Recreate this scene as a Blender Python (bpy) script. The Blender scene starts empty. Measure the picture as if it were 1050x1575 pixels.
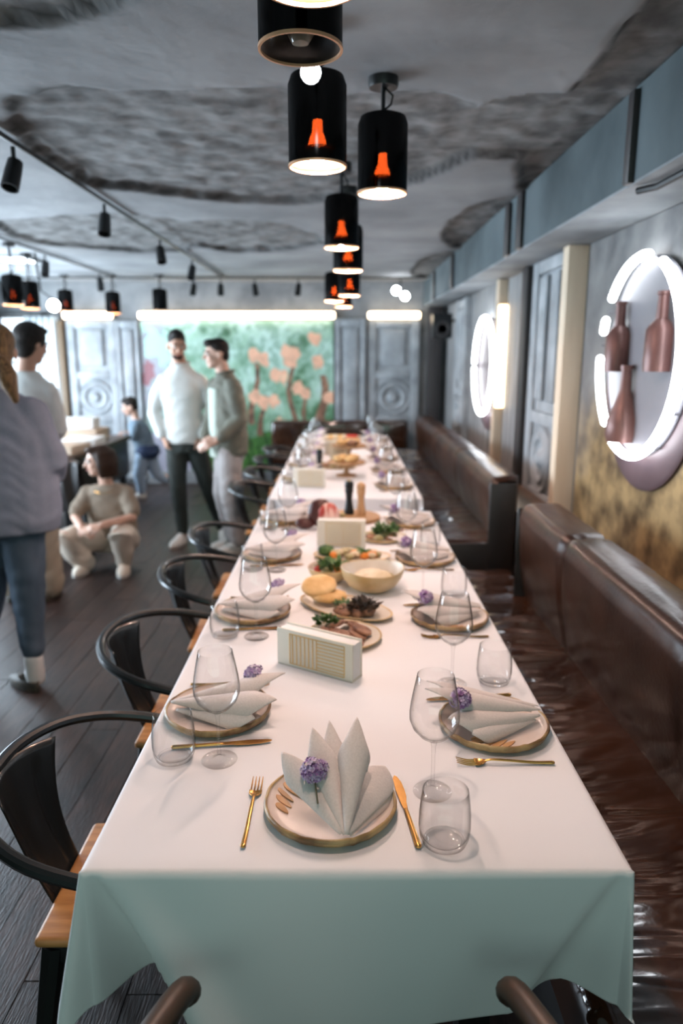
import bpy, bmesh, math, random
import numpy as np
from mathutils import Vector, Matrix, Euler, noise

R = math.radians
PI = math.pi
random.seed(7)
SC = bpy.context.scene
COL = SC.collection

# ------------------------------------------------------------------ camera
FPX, CX, CY = 1100.0, 525.0, 787.5
CAM_H = 1.60
PITCH = math.atan(242.5 / FPX)
cam_d = bpy.data.cameras.new('camera')
cam = bpy.data.objects.new('camera', cam_d)
COL.objects.link(cam)
cam.location = (0, 0, CAM_H)
cam.rotation_euler = (PI / 2 - PITCH, 0, 0)
cam_d.sensor_fit = 'VERTICAL'
cam_d.sensor_height = 36.0
cam_d.sensor_width = 24.0
cam_d.lens = FPX / 1575.0 * 36.0
cam_d.clip_start = 0.02
cam_d.dof.use_dof = True
cam_d.dof.focus_distance = 1.40
cam_d.dof.aperture_fstop = 2.2
SC.camera = cam

# ------------------------------------------------------------------ world, exposure, daylight
w = bpy.data.worlds.new('world')
SC.world = w
w.use_nodes = True
bg = w.node_tree.nodes['Background']
bg.inputs[0].default_value = (0.62, 0.78, 1.0, 1)
bg.inputs[1].default_value = 0.08
SC.view_settings.view_transform = 'Standard'
SC.view_settings.look = 'None'
SC.view_settings.exposure = 0.0
SC.view_settings.gamma = 1.0
SC.view_settings.use_curve_mapping = False
SC.cycles.transparent_max_bounces = 32
SC.cycles.max_bounces = 8
SC.cycles.sample_clamp_indirect = 4.0
SC.cycles.caustics_reflective = False
SC.cycles.caustics_refractive = False


def area(name, loc, rot, sx, sy, power, color):
    l = bpy.data.lights.new(name, 'AREA')
    l.shape = 'RECTANGLE'
    l.size, l.size_y = sx, sy
    l.energy = power
    l.color = color
    o = bpy.data.objects.new(name, l)
    COL.objects.link(o)
    o.location = loc
    o.rotation_euler = rot
    return o


# daylight through the windows of the left wall and of the shop front behind the photographer
area('daylight_left', (-4.35, 5.6, 1.35), (0, R(-112), 0), 1.7, 5.6, 620, (0.72, 0.86, 1.0))
area('daylight_front', (-0.6, -1.9, 1.6), (R(90), 0, 0), 4.6, 1.9, 35, (0.60, 0.92, 0.82))


# ------------------------------------------------------------------ helpers
def P(px, py, z):
    """the point at height z that the photograph shows at pixel (px, py)"""
    v = (py - CY) / FPX
    fwd = math.cos(PITCH) - v * math.sin(PITCH)
    dn = math.sin(PITCH) + v * math.cos(PITCH)
    t = (CAM_H - z) / dn
    return Vector(((px - CX) / FPX * t, fwd * t, z))


def node(nt, kind, **kw):
    n = nt.nodes.new(kind)
    for k, v in kw.items():
        setattr(n, k, v)
    return n


def base_mat(name):
    m = bpy.data.materials.new(name)
    m.use_nodes = True
    nt = m.node_tree
    return m, nt, nt.nodes['Principled BSDF']


def mat(name, col, rough=0.5, metal=0.0, col2=None, scale=8.0, detail=4.0, stretch=(1, 1, 1), bump=0.0, bscale=None,
        lo=0.35, hi=0.65, rand=0.0, spec=0.5, coat=0.0, sheen=0.0, coord='Object', rough2=None):
    m, nt, b = base_mat(name)
    L = nt.links.new
    b.inputs['Base Color'].default_value = (*col, 1)
    b.inputs['Roughness'].default_value = rough
    b.inputs['Metallic'].default_value = metal
    b.inputs['Specular IOR Level'].default_value = spec
    b.inputs['Coat Weight'].default_value = coat
    b.inputs['Coat Roughness'].default_value = 0.07
    b.inputs['Sheen Weight'].default_value = sheen
    if col2 or bump or rand or rough2 is not None:
        tc = node(nt, 'ShaderNodeTexCoord')
        mp = node(nt, 'ShaderNodeMapping')
        mp.inputs['Scale'].default_value = stretch
        L(tc.outputs[coord], mp.inputs[0])
        ns = node(nt, 'ShaderNodeTexNoise')
        ns.inputs['Scale'].default_value = scale
        ns.inputs['Detail'].default_value = detail
        L(mp.outputs[0], ns.inputs['Vector'])
        if rand:
            oi = node(nt, 'ShaderNodeObjectInfo')
            ad = node(nt, 'ShaderNodeVectorMath', operation='ADD')
            cb = node(nt, 'ShaderNodeCombineXYZ')
            mu = node(nt, 'ShaderNodeMath', operation='MULTIPLY')
            mu.inputs[1].default_value = 37.0
            L(oi.outputs['Random'], mu.inputs[0])
            L(mu.outputs[0], cb.inputs[0]); L(mu.outputs[0], cb.inputs[2])
            L(mp.outputs[0], ad.inputs[0]); L(cb.outputs[0], ad.inputs[1])
            L(ad.outputs[0], ns.inputs['Vector'])
        src = None
        if col2:
            rp = node(nt, 'ShaderNodeValToRGB')
            rp.color_ramp.elements[0].position = lo
            rp.color_ramp.elements[1].position = hi
            rp.color_ramp.elements[0].color = (*col, 1)
            rp.color_ramp.elements[1].color = (*col2, 1)
            L(ns.outputs['Fac'], rp.inputs[0])
            src = rp.outputs[0]
        if rand:
            hs = node(nt, 'ShaderNodeHueSaturation')
            if src:
                L(src, hs.inputs['Color'])
            else:
                hs.inputs['Color'].default_value = (*col, 1)
            mr = node(nt, 'ShaderNodeMapRange')
            mr.inputs[3].default_value = 1 - rand
            mr.inputs[4].default_value = 1 + rand
            L(oi.outputs['Random'], mr.inputs[0])
            L(mr.outputs[0], hs.inputs['Value'])
            src = hs.outputs[0]
        if src:
            L(src, b.inputs['Base Color'])
        if rough2 is not None:
            mr2 = node(nt, 'ShaderNodeMapRange')
            mr2.inputs[1].default_value = lo; mr2.inputs[2].default_value = hi
            mr2.inputs[3].default_value = rough; mr2.inputs[4].default_value = rough2
            L(ns.outputs['Fac'], mr2.inputs[0]); L(mr2.outputs[0], b.inputs['Roughness'])
        if bump:
            bn = ns
            if bscale:
                bn = node(nt, 'ShaderNodeTexNoise')
                bn.inputs['Scale'].default_value = bscale
                bn.inputs['Detail'].default_value = 5
                L(mp.outputs[0], bn.inputs['Vector'])
            bp = node(nt, 'ShaderNodeBump')
            bp.inputs['Strength'].default_value = bump
            bp.inputs['Distance'].default_value = 0.01
            L(bn.outputs['Fac'], bp.inputs['Height'])
            L(bp.outputs[0], b.inputs['Normal'])
    return m


def emit(name, col, strength):
    m, nt, b = base_mat(name)
    b.inputs['Base Color'].default_value = (0.8, 0.8, 0.8, 1)
    b.inputs['Emission Color'].default_value = (*col, 1)
    b.inputs['Emission Strength'].default_value = strength
    return m


def glass_mat(name, tint, edge, gloss=1.0, edge_power=2.5, rough=0.0, base=0.045):
    """thin clear glass: lets light straight through, darker and shinier towards its edges"""
    m, nt, b = base_mat(name)
    L = nt.links.new
    nt.nodes.remove(b)
    out = nt.nodes['Material Output']
    lw = node(nt, 'ShaderNodeLayerWeight'); lw.inputs[0].default_value = 0.5
    pw = node(nt, 'ShaderNodeMath', operation='POWER'); pw.inputs[1].default_value = edge_power
    L(lw.outputs['Facing'], pw.inputs[0])
    mx = node(nt, 'ShaderNodeMix', data_type='RGBA')
    mx.inputs[6].default_value = (*tint, 1); mx.inputs[7].default_value = (*edge, 1)
    L(pw.outputs[0], mx.inputs[0])
    tr = node(nt, 'ShaderNodeBsdfTransparent'); L(mx.outputs[2], tr.inputs[0])
    gl = node(nt, 'ShaderNodeBsdfGlossy'); gl.inputs['Roughness'].default_value = rough
    p2 = node(nt, 'ShaderNodeMath', operation='POWER'); p2.inputs[1].default_value = 4.0
    L(lw.outputs['Facing'], p2.inputs[0])
    mu = node(nt, 'ShaderNodeMath', operation='MULTIPLY_ADD'); mu.inputs[1].default_value = 0.55 * gloss; mu.inputs[2].default_value = base * gloss
    L(p2.outputs[0], mu.inputs[0])
    ms = node(nt, 'ShaderNodeMixShader')
    L(mu.outputs[0], ms.inputs[0]); L(tr.outputs[0], ms.inputs[1]); L(gl.outputs[0], ms.inputs[2])
    L(ms.outputs[0], out.inputs[0])
    return m


class MB:
    """collects shapes; build() links them as one mesh object"""
    def __init__(self):
        self.v, self.f, self.c = [], [], {}

    def add(self, vs, fs):
        o = len(self.v)
        self.v += [Vector(p) for p in vs]
        self.f += [tuple(i + o for i in q) for q in fs]
        return o

    def box(self, c, s, rot=None, taper=1.0):
        x, y, z = s[0] / 2, s[1] / 2, s[2] / 2
        vs = [Vector((sx * x * (taper if sz > 0 else 1), sy * y * (taper if sz > 0 else 1), sz * z)) for sz in (-1, 1) for sx, sy in ((-1, -1), (1, -1), (1, 1), (-1, 1))]
        if rot is not None:
            M = Euler(rot).to_matrix()
            vs = [M @ p for p in vs]
        c = Vector(c)
        self.add([p + c for p in vs], [(3, 2, 1, 0), (4, 5, 6, 7), (0, 1, 5, 4), (1, 2, 6, 5), (2, 3, 7, 6), (3, 0, 4, 7)])
        return self

    def rbox(self, c, s, r=0.005, seg=2, rot=None):
        bm = bmesh.new()
        bmesh.ops.create_cube(bm, size=1.0)
        for v in bm.verts:
            v.co = Vector((v.co.x * s[0], v.co.y * s[1], v.co.z * s[2]))
        bmesh.ops.bevel(bm, geom=bm.edges[:], offset=r, segments=seg, affect='EDGES', profile=0.5)
        M = Euler(rot).to_matrix() if rot is not None else Matrix.Identity(3)
        bm.verts.index_update()
        self.add([M @ v.co + Vector(c) for v in bm.verts], [tuple(v.index for v in f.verts) for f in bm.faces])
        bm.free()
        return self

    def rings(self, rings, cap0=True, cap1=True, closed=False):
        n = len(rings[0])
        vs = [p for r in rings for p in r]
        fs = []
        m = len(rings)
        for i in range(m if closed else m - 1):
            a, b2 = i * n, ((i + 1) % m) * n
            for j in range(n):
                k = (j + 1) % n
                fs.append((a + j, a + k, b2 + k, b2 + j))
        if not closed:
            if cap0:
                fs.append(tuple(range(n - 1, -1, -1)))
            if cap1:
                fs.append(tuple((m - 1) * n + j for j in range(n)))
        self.add(vs, fs)
        return self

    def tube(self, pts, rad, n=10, closed=False, round_ends=False, flat=1.0):
        pts = [Vector(p) for p in pts]
        if not isinstance(rad, (list, tuple)):
            rad = [rad] * len(pts)
        rad = list(rad)
        if round_ends and not closed:
            d0 = (pts[0] - pts[1]).normalized(); d1 = (pts[-1] - pts[-2]).normalized()
            h, t = [], []
            for a in (80, 55, 28):
                h.append((pts[0] + d0 * rad[0] * math.sin(R(a)), rad[0] * math.cos(R(a))))
            for a in (28, 55, 80):
                t.append((pts[-1] + d1 * rad[-1] * math.sin(R(a)), rad[-1] * math.cos(R(a))))
            pts = [x[0] for x in h] + pts + [x[0] for x in t]
            rad = [x[1] for x in h] + rad + [x[1] for x in t]
        m = len(pts)
        rs = []
        prev = None
        for i in range(m):
            if closed:
                d = pts[(i + 1) % m] - pts[i - 1]
            else:
                d = pts[min(i + 1, m - 1)] - pts[max(i - 1, 0)]
            d.normalize()
            if prev is None:
                up = Vector((0, 0, 1)) if abs(d.z) < 0.95 else Vector((0, 1, 0))
                u = d.cross(up).normalized()
            else:
                u = (prev - d * prev.dot(d)).normalized()
            prev = u
            v = u.cross(d)
            rs.append([pts[i] + (u * math.cos(2 * PI * j / n) + v * flat * math.sin(2 * PI * j / n)) * rad[i] for j in range(n)])
        return self.rings(rs, closed=closed)

    def lathe(self, prof, n=24, c=(0, 0, 0), axis=None, close=False, caps=True):
        c = Vector(c)
        M = axis if axis is not None else Matrix.Identity(3)
        rs = [[c + M @ Vector((max(r, 1e-5) * math.cos(2 * PI * j / n), max(r, 1e-5) * math.sin(2 * PI * j / n), z)) for j in range(n)] for r, z in prof]
        return self.rings(rs, cap0=caps and not close, cap1=caps and not close, closed=close)

    def ell(self, c, r, n=14, m=9, rot=None):
        c = Vector(c)
        M = Euler(rot).to_matrix() if rot is not None else Matrix.Identity(3)
        rs = []
        for i in range(m):
            a = -PI / 2 + PI * (i + 0.15) / (m - 0.7)
            rs.append([c + M @ Vector((r[0] * math.cos(a) * math.cos(2 * PI * j / n), r[1] * math.cos(a) * math.sin(2 * PI * j / n), r[2] * math.sin(a))) for j in range(n)])
        return self.rings(rs)

    def grid(self, fn, nu, nv):
        vs = [fn(i / (nu - 1), j / (nv - 1)) for j in range(nv) for i in range(nu)]
        fs = [(j * nu + i, j * nu + i + 1, (j + 1) * nu + i + 1, (j + 1) * nu + i) for j in range(nv - 1) for i in range(nu - 1)]
        self.add(vs, fs)
        return self

    def prism(self, poly, z0, z1, M=None, c=(0, 0, 0)):
        n = len(poly)
        c = Vector(c)
        M = M if M is not None else Matrix.Identity(3)
        vs = [c + M @ Vector((x, y, z0)) for x, y in poly] + [c + M @ Vector((x, y, z1)) for x, y in poly]
        fs = [tuple(range(n - 1, -1, -1)), tuple(range(n, 2 * n))] + [(i, (i + 1) % n, n + (i + 1) % n, n + i) for i in range(n)]
        self.add(vs, fs)
        return self

    def build(self, name, m, parent=None, sharp=35, loc=None, solid=0.0, offset=0.0, fix=True):
        me = bpy.data.meshes.new(name)
        me.from_pydata([tuple(p) for p in self.v], [], self.f)
        if fix:
            bm = bmesh.new(); bm.from_mesh(me)
            bmesh.ops.recalc_face_normals(bm, faces=bm.faces[:])
            bm.to_mesh(me); bm.free()
        me.polygons.foreach_set('use_smooth', [True] * len(me.polygons))
        me.set_sharp_from_angle(angle=R(sharp))
        me.materials.append(m)
        o = bpy.data.objects.new(name, me)
        COL.objects.link(o)
        if parent:
            o.parent = parent
        if loc is not None:
            o.location = loc
        if solid:
            s = o.modifiers.new('thickness', 'SOLIDIFY'); s.thickness = solid; s.offset = offset
        return o


def tag(o, label=None, cat=None, group=None, kind=None):
    if label: o['label'] = label
    if cat: o['category'] = cat
    if group: o['group'] = group
    if kind: o['kind'] = kind
    return o


def thing(name, label, cat, loc=(0, 0, 0), rz=0, group=None):
    o = bpy.data.objects.new(name, None)
    o.empty_display_size = 0.05
    COL.objects.link(o)
    o.location = loc
    o.rotation_euler = (0, 0, rz)
    return tag(o, label, cat, group)


def copy_tree(o, parent=None):
    c = o.copy()
    COL.objects.link(c)
    if parent:
        c.parent = parent
    for ch in list(o.children):
        copy_tree(ch, c)
    return c


def put(proto, loc, rz, label, group=None, used=set()):
    """the first time moves the first one itself, afterwards a copy of it and of its parts"""
    if proto.name in used:
        o = copy_tree(proto)
    else:
        used.add(proto.name)
        o = proto
    o.location = loc
    o.rotation_euler = (0, 0, rz)
    o['label'] = label
    if group: o['group'] = group
    return o


def struct(o):
    o['kind'] = 'structure'
    return o


def where8(dx, dy, r=1.0):
    """which part of a dish, seen from the head of the near table"""
    q = math.hypot(dx, dy) / r
    if q < 0.25: return 'middle'
    a = math.degrees(math.atan2(dy, dx)) % 360
    k = ('bench side', 'far bench side', 'far side', 'far chair side', 'chair side', 'near chair side', 'near side', 'near bench side')[int((a + 22.5) // 45) % 8]
    return k


ORD = ['first', 'second', 'third', 'fourth', 'fifth', 'sixth', 'seventh', 'eighth', 'ninth', 'tenth']

# ------------------------------------------------------------------ materials
M = {}
M['plank'] = mat('dark_floorboard', (0.016, 0.009, 0.0075), 0.42, col2=(0.046, 0.026, 0.021), scale=5, stretch=(9, 1, 1), rand=0.35, bump=0.25, bscale=22)
M['grout'] = mat('floor_gap', (0.008, 0.007, 0.007), 0.9)
M['plaster_wall'] = mat('grey_plaster', (0.165, 0.17, 0.178), 0.8, col2=(0.28, 0.285, 0.29), scale=3.5, bump=0.3, bscale=18)
M['wall_board'] = mat('weathered_board', (0.15, 0.15, 0.155), 0.6, col2=(0.30, 0.30, 0.30), scale=4, stretch=(6, 6, 0.7), rand=0.15, bump=0.3)
M['door_paint'] = mat('weathered_door_paint', (0.23, 0.245, 0.26), 0.55, col2=(0.42, 0.44, 0.46), scale=6, bump=0.25, lo=0.3, hi=0.7)
M['beam'] = mat('teal_grey_beam', (0.045, 0.064, 0.072), 0.8, col2=(0.095, 0.122, 0.132), scale=2.2, bump=0.2, bscale=15)
M['beam_under'] = mat('pale_soffit', (0.20, 0.22, 0.235), 0.8, col2=(0.33, 0.355, 0.37), scale=3)
M['gold'] = mat('gold_cutlery', (0.60, 0.30, 0.085), 0.24, 1.0, col2=(0.70, 0.37, 0.11), scale=30)
M['gold_patina'] = mat('gold_patina', (0.17, 0.12, 0.065), 0.42, 0.55, col2=(0.55, 0.41, 0.22), scale=7, detail=8, bump=0.25, lo=0.4, hi=0.62)
M['post_wood'] = mat('pale_post', (0.72, 0.57, 0.42), 0.55, col2=(0.80, 0.66, 0.50), scale=4, stretch=(5, 5, 0.6))
M['dark_post'] = mat('dark_post', (0.035, 0.03, 0.03), 0.5)
M['brown_post'] = mat('brown_post', (0.16, 0.105, 0.06), 0.6)
M['leather'] = mat('brown_leather', (0.020, 0.0085, 0.005), 0.09, col2=(0.062, 0.023, 0.011), scale=3.0, bump=0.05, bscale=70, coat=0.9, lo=0.3, hi=0.75, rough2=0.15, spec=0.5)
M['leather_back'] = mat('brown_leather_back', (0.017, 0.007, 0.004), 0.28, col2=(0.056, 0.021, 0.010), scale=3.0, bump=0.10, bscale=60, lo=0.3, hi=0.75, rough2=0.36, spec=0.28)
M['leather_dark'] = mat('black_bench_side', (0.012, 0.010, 0.010), 0.45)
M['ledge'] = mat('brown_ledge', (0.10, 0.055, 0.035), 0.4, col2=(0.17, 0.10, 0.06), scale=4)
M['black'] = mat('black_metal', (0.012, 0.013, 0.014), 0.38, 0.3, coat=0.15)
M['chair_metal'] = mat('black_chair_metal', (0.015, 0.017, 0.018), 0.34, 0.4, coat=0.2, bump=0.03, scale=60)
M['seat_wood'] = mat('oak_seat', (0.36, 0.15, 0.045), 0.42, col2=(0.52, 0.24, 0.08), scale=7, stretch=(1, 9, 1), bump=0.08)
M['cloth'] = mat('white_tablecloth', (0.83, 0.81, 0.82), 0.62, sheen=0.15, bump=0.05, scale=900, detail=1)
M['plate_in'] = mat('pink_cream_glaze', (0.66, 0.54, 0.47), 0.28, col2=(0.72, 0.61, 0.54), scale=14, rand=0.06, bump=0.03)
M['plate_rim'] = mat('amber_brown_glaze', (0.17, 0.085, 0.032), 0.38, col2=(0.50, 0.33, 0.15), scale=16, bump=0.2, bscale=50, lo=0.4, hi=0.6)
M['stroke'] = mat('amber_stroke', (0.50, 0.25, 0.095), 0.3, col2=(0.58, 0.32, 0.14), scale=30)
M['napkin'] = mat('greige_linen', (0.64, 0.57, 0.535), 0.85, col2=(0.70, 0.625, 0.59), scale=260, sheen=0.2, bump=0.08)
M['glass'] = glass_mat('clear_glass', (0.992, 0.992, 0.992), (0.20, 0.19, 0.18), 1.0, 5.0, base=0.042)
M['pane'] = glass_mat('window_glass', (0.97, 0.98, 0.98), (0.8, 0.85, 0.85), 0.6, 3.0)
M['smoke'] = glass_mat('smoked_amber_glass', (0.0014, 0.00022, 0.00003), (0.0001, 0.0001, 0.0001), 0.5, 1.2, 0.14)
M['shade_in'] = mat('copper_lining', (0.75, 0.42, 0.24), 0.4, 0.3)
M['bulb'] = emit('warm_bulb', (1.0, 0.72, 0.60), 760)
M['bulb_off'] = mat('unlit_bulb', (0.25, 0.22, 0.18), 0.15)
M['bulb_far'] = emit('warm_bulb_beside', (1.0, 0.62, 0.36), 140)
M['globe'] = emit('cool_globe', (0.92, 0.96, 1.0), 30)
M['neon'] = emit('white_neon', (0.90, 0.95, 1.0), 14)
M['led'] = emit('warm_led', (1.0, 0.78, 0.52), 7)
M['led2'] = emit('amber_led', (1.0, 0.70, 0.38), 6)
M['panel_light'] = emit('ceiling_panel', (0.9, 0.96, 1.0), 5)
M['disc'] = mat('pale_lilac_disc', (0.17, 0.165, 0.185), 0.5, col2=(0.22, 0.215, 0.235), scale=3)
M['disc_dark'] = mat('mauve_disc', (0.085, 0.055, 0.062), 0.45, col2=(0.13, 0.085, 0.095), scale=4)
M['copper'] = mat('copper_bottle', (0.115, 0.052, 0.047), 0.36, 0.3, col2=(0.17, 0.082, 0.07), scale=5)
M['cream'] = mat('cream_box', (0.80, 0.76, 0.66), 0.5)
M['paper'] = mat('white_paper', (0.85, 0.83, 0.81), 0.8)
M['gold_line'] = mat('gold_inlay', (0.72, 0.52, 0.22), 0.3, 0.8)
M['bread'] = mat('baked_bread', (0.62, 0.33, 0.10), 0.7, col2=(0.85, 0.58, 0.28), scale=14, bump=0.3, lo=0.3, hi=0.7)
M['meat'] = mat('roast_meat', (0.16, 0.065, 0.035), 0.5, col2=(0.42, 0.22, 0.13), scale=25, bump=0.4)
M['herb'] = mat('dark_herb', (0.035, 0.025, 0.018), 0.6, col2=(0.09, 0.055, 0.035), scale=40)
M['green'] = mat('green_leaf', (0.03, 0.085, 0.02), 0.5, col2=(0.10, 0.20, 0.05), scale=30)
M['tomato'] = mat('red_tomato', (0.55, 0.04, 0.02), 0.3)
M['carrot'] = mat('orange_vegetable', (0.80, 0.25, 0.03), 0.45)
M['mush'] = mat('pale_vegetable', (0.62, 0.52, 0.32), 0.5, col2=(0.36, 0.30, 0.13), scale=18)
M['rice'] = mat('pale_puree', (0.82, 0.72, 0.55), 0.6, col2=(0.70, 0.56, 0.36), scale=25, bump=0.4)
M['ham'] = mat('red_cured_ham', (0.48, 0.06, 0.04), 0.4, col2=(0.85, 0.58, 0.50), scale=14, stretch=(3, 1, 0.6), lo=0.45, hi=0.58)
M['ham_dark'] = mat('dark_ham_rind', (0.07, 0.018, 0.015), 0.45)
M['bowl'] = mat('sand_bowl_glaze', (0.56, 0.36, 0.14), 0.32, col2=(0.72, 0.55, 0.32), scale=9, bump=0.1)
M['bowl_in'] = mat('cream_bowl_glaze', (0.70, 0.62, 0.52), 0.3, col2=(0.76, 0.69, 0.60), scale=8)
M['board'] = mat('serving_wood', (0.33, 0.17, 0.07), 0.55, col2=(0.50, 0.29, 0.13), scale=7, stretch=(1, 8, 1))
M['mill_wood'] = mat('pale_mill_wood', (0.55, 0.30, 0.14), 0.45, col2=(0.64, 0.38, 0.19), scale=6, stretch=(6, 6, 1))
M['chair_wood'] = mat('dark_brown_wood', (0.040, 0.022, 0.013), 0.45, col2=(0.075, 0.042, 0.025), scale=6, stretch=(1, 1, 6))
M['stem'] = mat('woody_stem', (0.12, 0.10, 0.05), 0.7)
M['kraft'] = mat('kraft_card', (0.62, 0.47, 0.35), 0.8)
M['curtain'] = mat('white_curtain', (0.80, 0.84, 0.85), 0.9)
M['frame'] = mat('dark_window_frame', (0.06, 0.06, 0.06), 0.5)

# ------------------------------------------------------------------ the room
CEIL, WX, WY, LX, FY = 2.45, 1.30, 9.0, -4.2, -1.6
floor = struct(MB().box(((LX + 1.6) / 2, (FY + WY) / 2, -0.06), (1.6 - LX, WY - FY + 0.3, 0.10)).build('floor', M['grout']))
protos = []
for k in range(3):
    ln = (1.24, 0.94, 0.62)[k]
    b = MB().box((0, 0, 0), (0.1365, ln, 0.012)); protos.append((b, ln, []))
col = 0
x = LX + 0.08
while x < -0.12:
    y = 0.7 + (col * 0.53) % 1.1 - 1.0
    while y < WY - 0.02:
        b, ln, first = protos[0] if (col + int(y * 7)) % 5 else protos[1]
        if not first:
            o = b.build('plank', M['plank'], floor); first.append(o)
        else:
            o = first[0].copy(); COL.objects.link(o)
        yc = y + ln / 2
        if yc + ln / 2 > WY:
            yc = WY - ln / 2 - 0.005
        o.location = (x, yc, -0.007 + random.uniform(-0.0012, 0.0008))
        y += ln + 0.004
    x += 0.14
    col += 1
struct(MB().box(((x - 0.07 + 1.6) / 2, (FY + WY) / 2, -0.005), (1.6 - x + 0.07, WY - FY, 0.01)).build('floor_edge', M['plank']))

# ceiling: a plaster skin with fallen patches that bare the rough concrete above
PATCH = [(-0.45, 3.45, 0.95, 0.92, 0.15), (0.15, 3.30, 0.45, 0.75, 0.0), (-1.62, 5.6, 0.80, 0.90, 0.1), (-0.75, 5.7, 0.62, 0.78, 0.0), (-0.95, 1.72, 0.66, 0.42, -0.2), (-1.5, 1.3, 0.5, 0.5, 0),
         (0.98, 2.5, 0.22, 1.7, 0.0), (0.72, 3.05, 0.30, 0.42, 0.0), (0.98, 5.2, 0.26, 1.0, 0.0), (0.95, 7.4, 0.25, 1.0, 0.0)]
FADED = [(0.6, 2.7, 0.8, 0.9), (0.3, 5.2, 0.9, 0.8)]


def patch_depth(x, y):
    p = Vector((x * 1.7, y * 1.7, 0.3))
    n1 = noise.fractal(p, 0.9, 2.1, 5) * 0.15
    d = -9
    for cx, cy, rx, ry, a in PATCH:
        dx, dy = x - cx, y - cy
        c, s = math.cos(a), math.sin(a)
        q = math.hypot((dx * c + dy * s) / rx, (-dx * s + dy * c) / ry)
        d = max(d, 1 - q)
    return d + n1


def make_ceiling():
    x0, x1, y0, y1, st = -3.6, WX + 0.3, 0.6, WY, 0.026
    nx, ny = int((x1 - x0) / st), int((y1 - y0) / st)
    vs, cols = [], []
    for j in range(ny + 1):
        for i in range(nx + 1):
            x, y = x0 + (x1 - x0) * i / nx, y0 + (y1 - y0) * j / ny
            d = patch_depth(x, y)
            m = min(max((d + 0.0) / 0.06, 0), 1)
            rough = noise.fractal(Vector((x * 7, y * 7, 1)), 0.8, 2, 4)
            pit = noise.fractal(Vector((x * 3.1, y * 9, 4)), 0.8, 2, 3)
            edge = math.exp(-((d - 0.03) / 0.045) ** 2)  # dark line along patch edges: shade under the plaster lip, put into the colour
            z = CEIL + m * (0.034 + 0.012 * rough) + 0.004 * noise.noise(Vector((x * 2, y * 2, 7)))
            vs.append((x, y, z))
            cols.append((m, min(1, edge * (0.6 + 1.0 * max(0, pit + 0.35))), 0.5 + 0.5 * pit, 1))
    fs = [(j * (nx + 1) + i, (j + 1) * (nx + 1) + i, (j + 1) * (nx + 1) + i + 1, j * (nx + 1) + i + 1) for j in range(ny) for i in range(nx)]
    me = bpy.data.meshes.new('ceiling')
    me.from_pydata(vs, [], fs)
    ca = me.color_attributes.new('bare', 'FLOAT_COLOR', 'POINT')
    ca.data.foreach_set('color', [c for q in cols for c in q])
    me.polygons.foreach_set('use_smooth', [True] * len(me.polygons))
    m, nt, b = base_mat('ceiling_plaster')
    L = nt.links.new
    at = node(nt, 'ShaderNodeVertexColor'); at.layer_name = 'bare'
    sp = node(nt, 'ShaderNodeSeparateColor'); L(at.outputs[0], sp.inputs[0])
    tc = node(nt, 'ShaderNodeTexCoord')
    n1 = node(nt, 'ShaderNodeTexNoise'); n1.inputs['Scale'].default_value = 1.6; n1.inputs['Detail'].default_value = 6
    n2 = node(nt, 'ShaderNodeTexNoise'); n2.inputs['Scale'].default_value = 9; n2.inputs['Detail'].default_value = 6
    L(tc.outputs['Object'], n1.inputs['Vector']); L(tc.outputs['Object'], n2.inputs['Vector'])
    r1 = node(nt, 'ShaderNodeValToRGB'); r1.color_ramp.elements[0].position = 0.35; r1.color_ramp.elements[1].position = 0.68
    r1.color_ramp.elements[0].color = (0.20, 0.208, 0.218, 1); r1.color_ramp.elements[1].color = (0.35, 0.36, 0.37, 1)
    L(n1.outputs[0], r1.inputs[0])
    r2 = node(nt, 'ShaderNodeValToRGB'); r2.color_ramp.elements[0].position = 0.36; r2.color_ramp.elements[1].position = 0.62
    r2.color_ramp.elements[0].color = (0.10, 0.10, 0.10, 1); r2.color_ramp.elements[1].color = (0.225, 0.225, 0.225, 1)
    L(n2.outputs[0], r2.inputs[0])
    m1 = node(nt, 'ShaderNodeMix', data_type='RGBA'); L(sp.outputs[0], m1.inputs[0]); L(r1.outputs[0], m1.inputs[6]); L(r2.outputs[0], m1.inputs[7])
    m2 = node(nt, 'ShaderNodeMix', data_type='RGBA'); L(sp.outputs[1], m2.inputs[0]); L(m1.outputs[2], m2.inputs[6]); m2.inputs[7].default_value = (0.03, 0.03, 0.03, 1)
    L(m2.outputs[2], b.inputs['Base Color'])
    b.inputs['Roughness'].default_value = 0.85
    bp = node(nt, 'ShaderNodeBump'); bp.inputs['Strength'].default_value = 0.5; bp.inputs['Distance'].default_value = 0.012
    L(n2.outputs[0], bp.inputs['Height']); L(bp.outputs[0], b.inputs['Normal'])
    me.materials.append(m)
    o = bpy.data.objects.new('ceiling', me); COL.objects.link(o)
    struct(o)
    # the plain ceiling that goes on outside the patched field
    e = MB()
    e.box((( LX + 1.6) / 2, (FY + WY) / 2, CEIL + 0.12), (1.8 - LX, WY - FY + 0.3, 0.1))
    e.box(((LX - 3.6) / 2, (FY + WY) / 2, CEIL + 0.04), (-3.6 - LX, WY - FY, 0.08))
    e.box(((-3.6 + 1.6) / 2, (FY + 0.6) / 2, CEIL + 0.04), (5.2, 0.6 - FY, 0.08))
    s = e.build('ceiling_slab', M['beam_under'], o)


make_ceiling()

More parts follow.
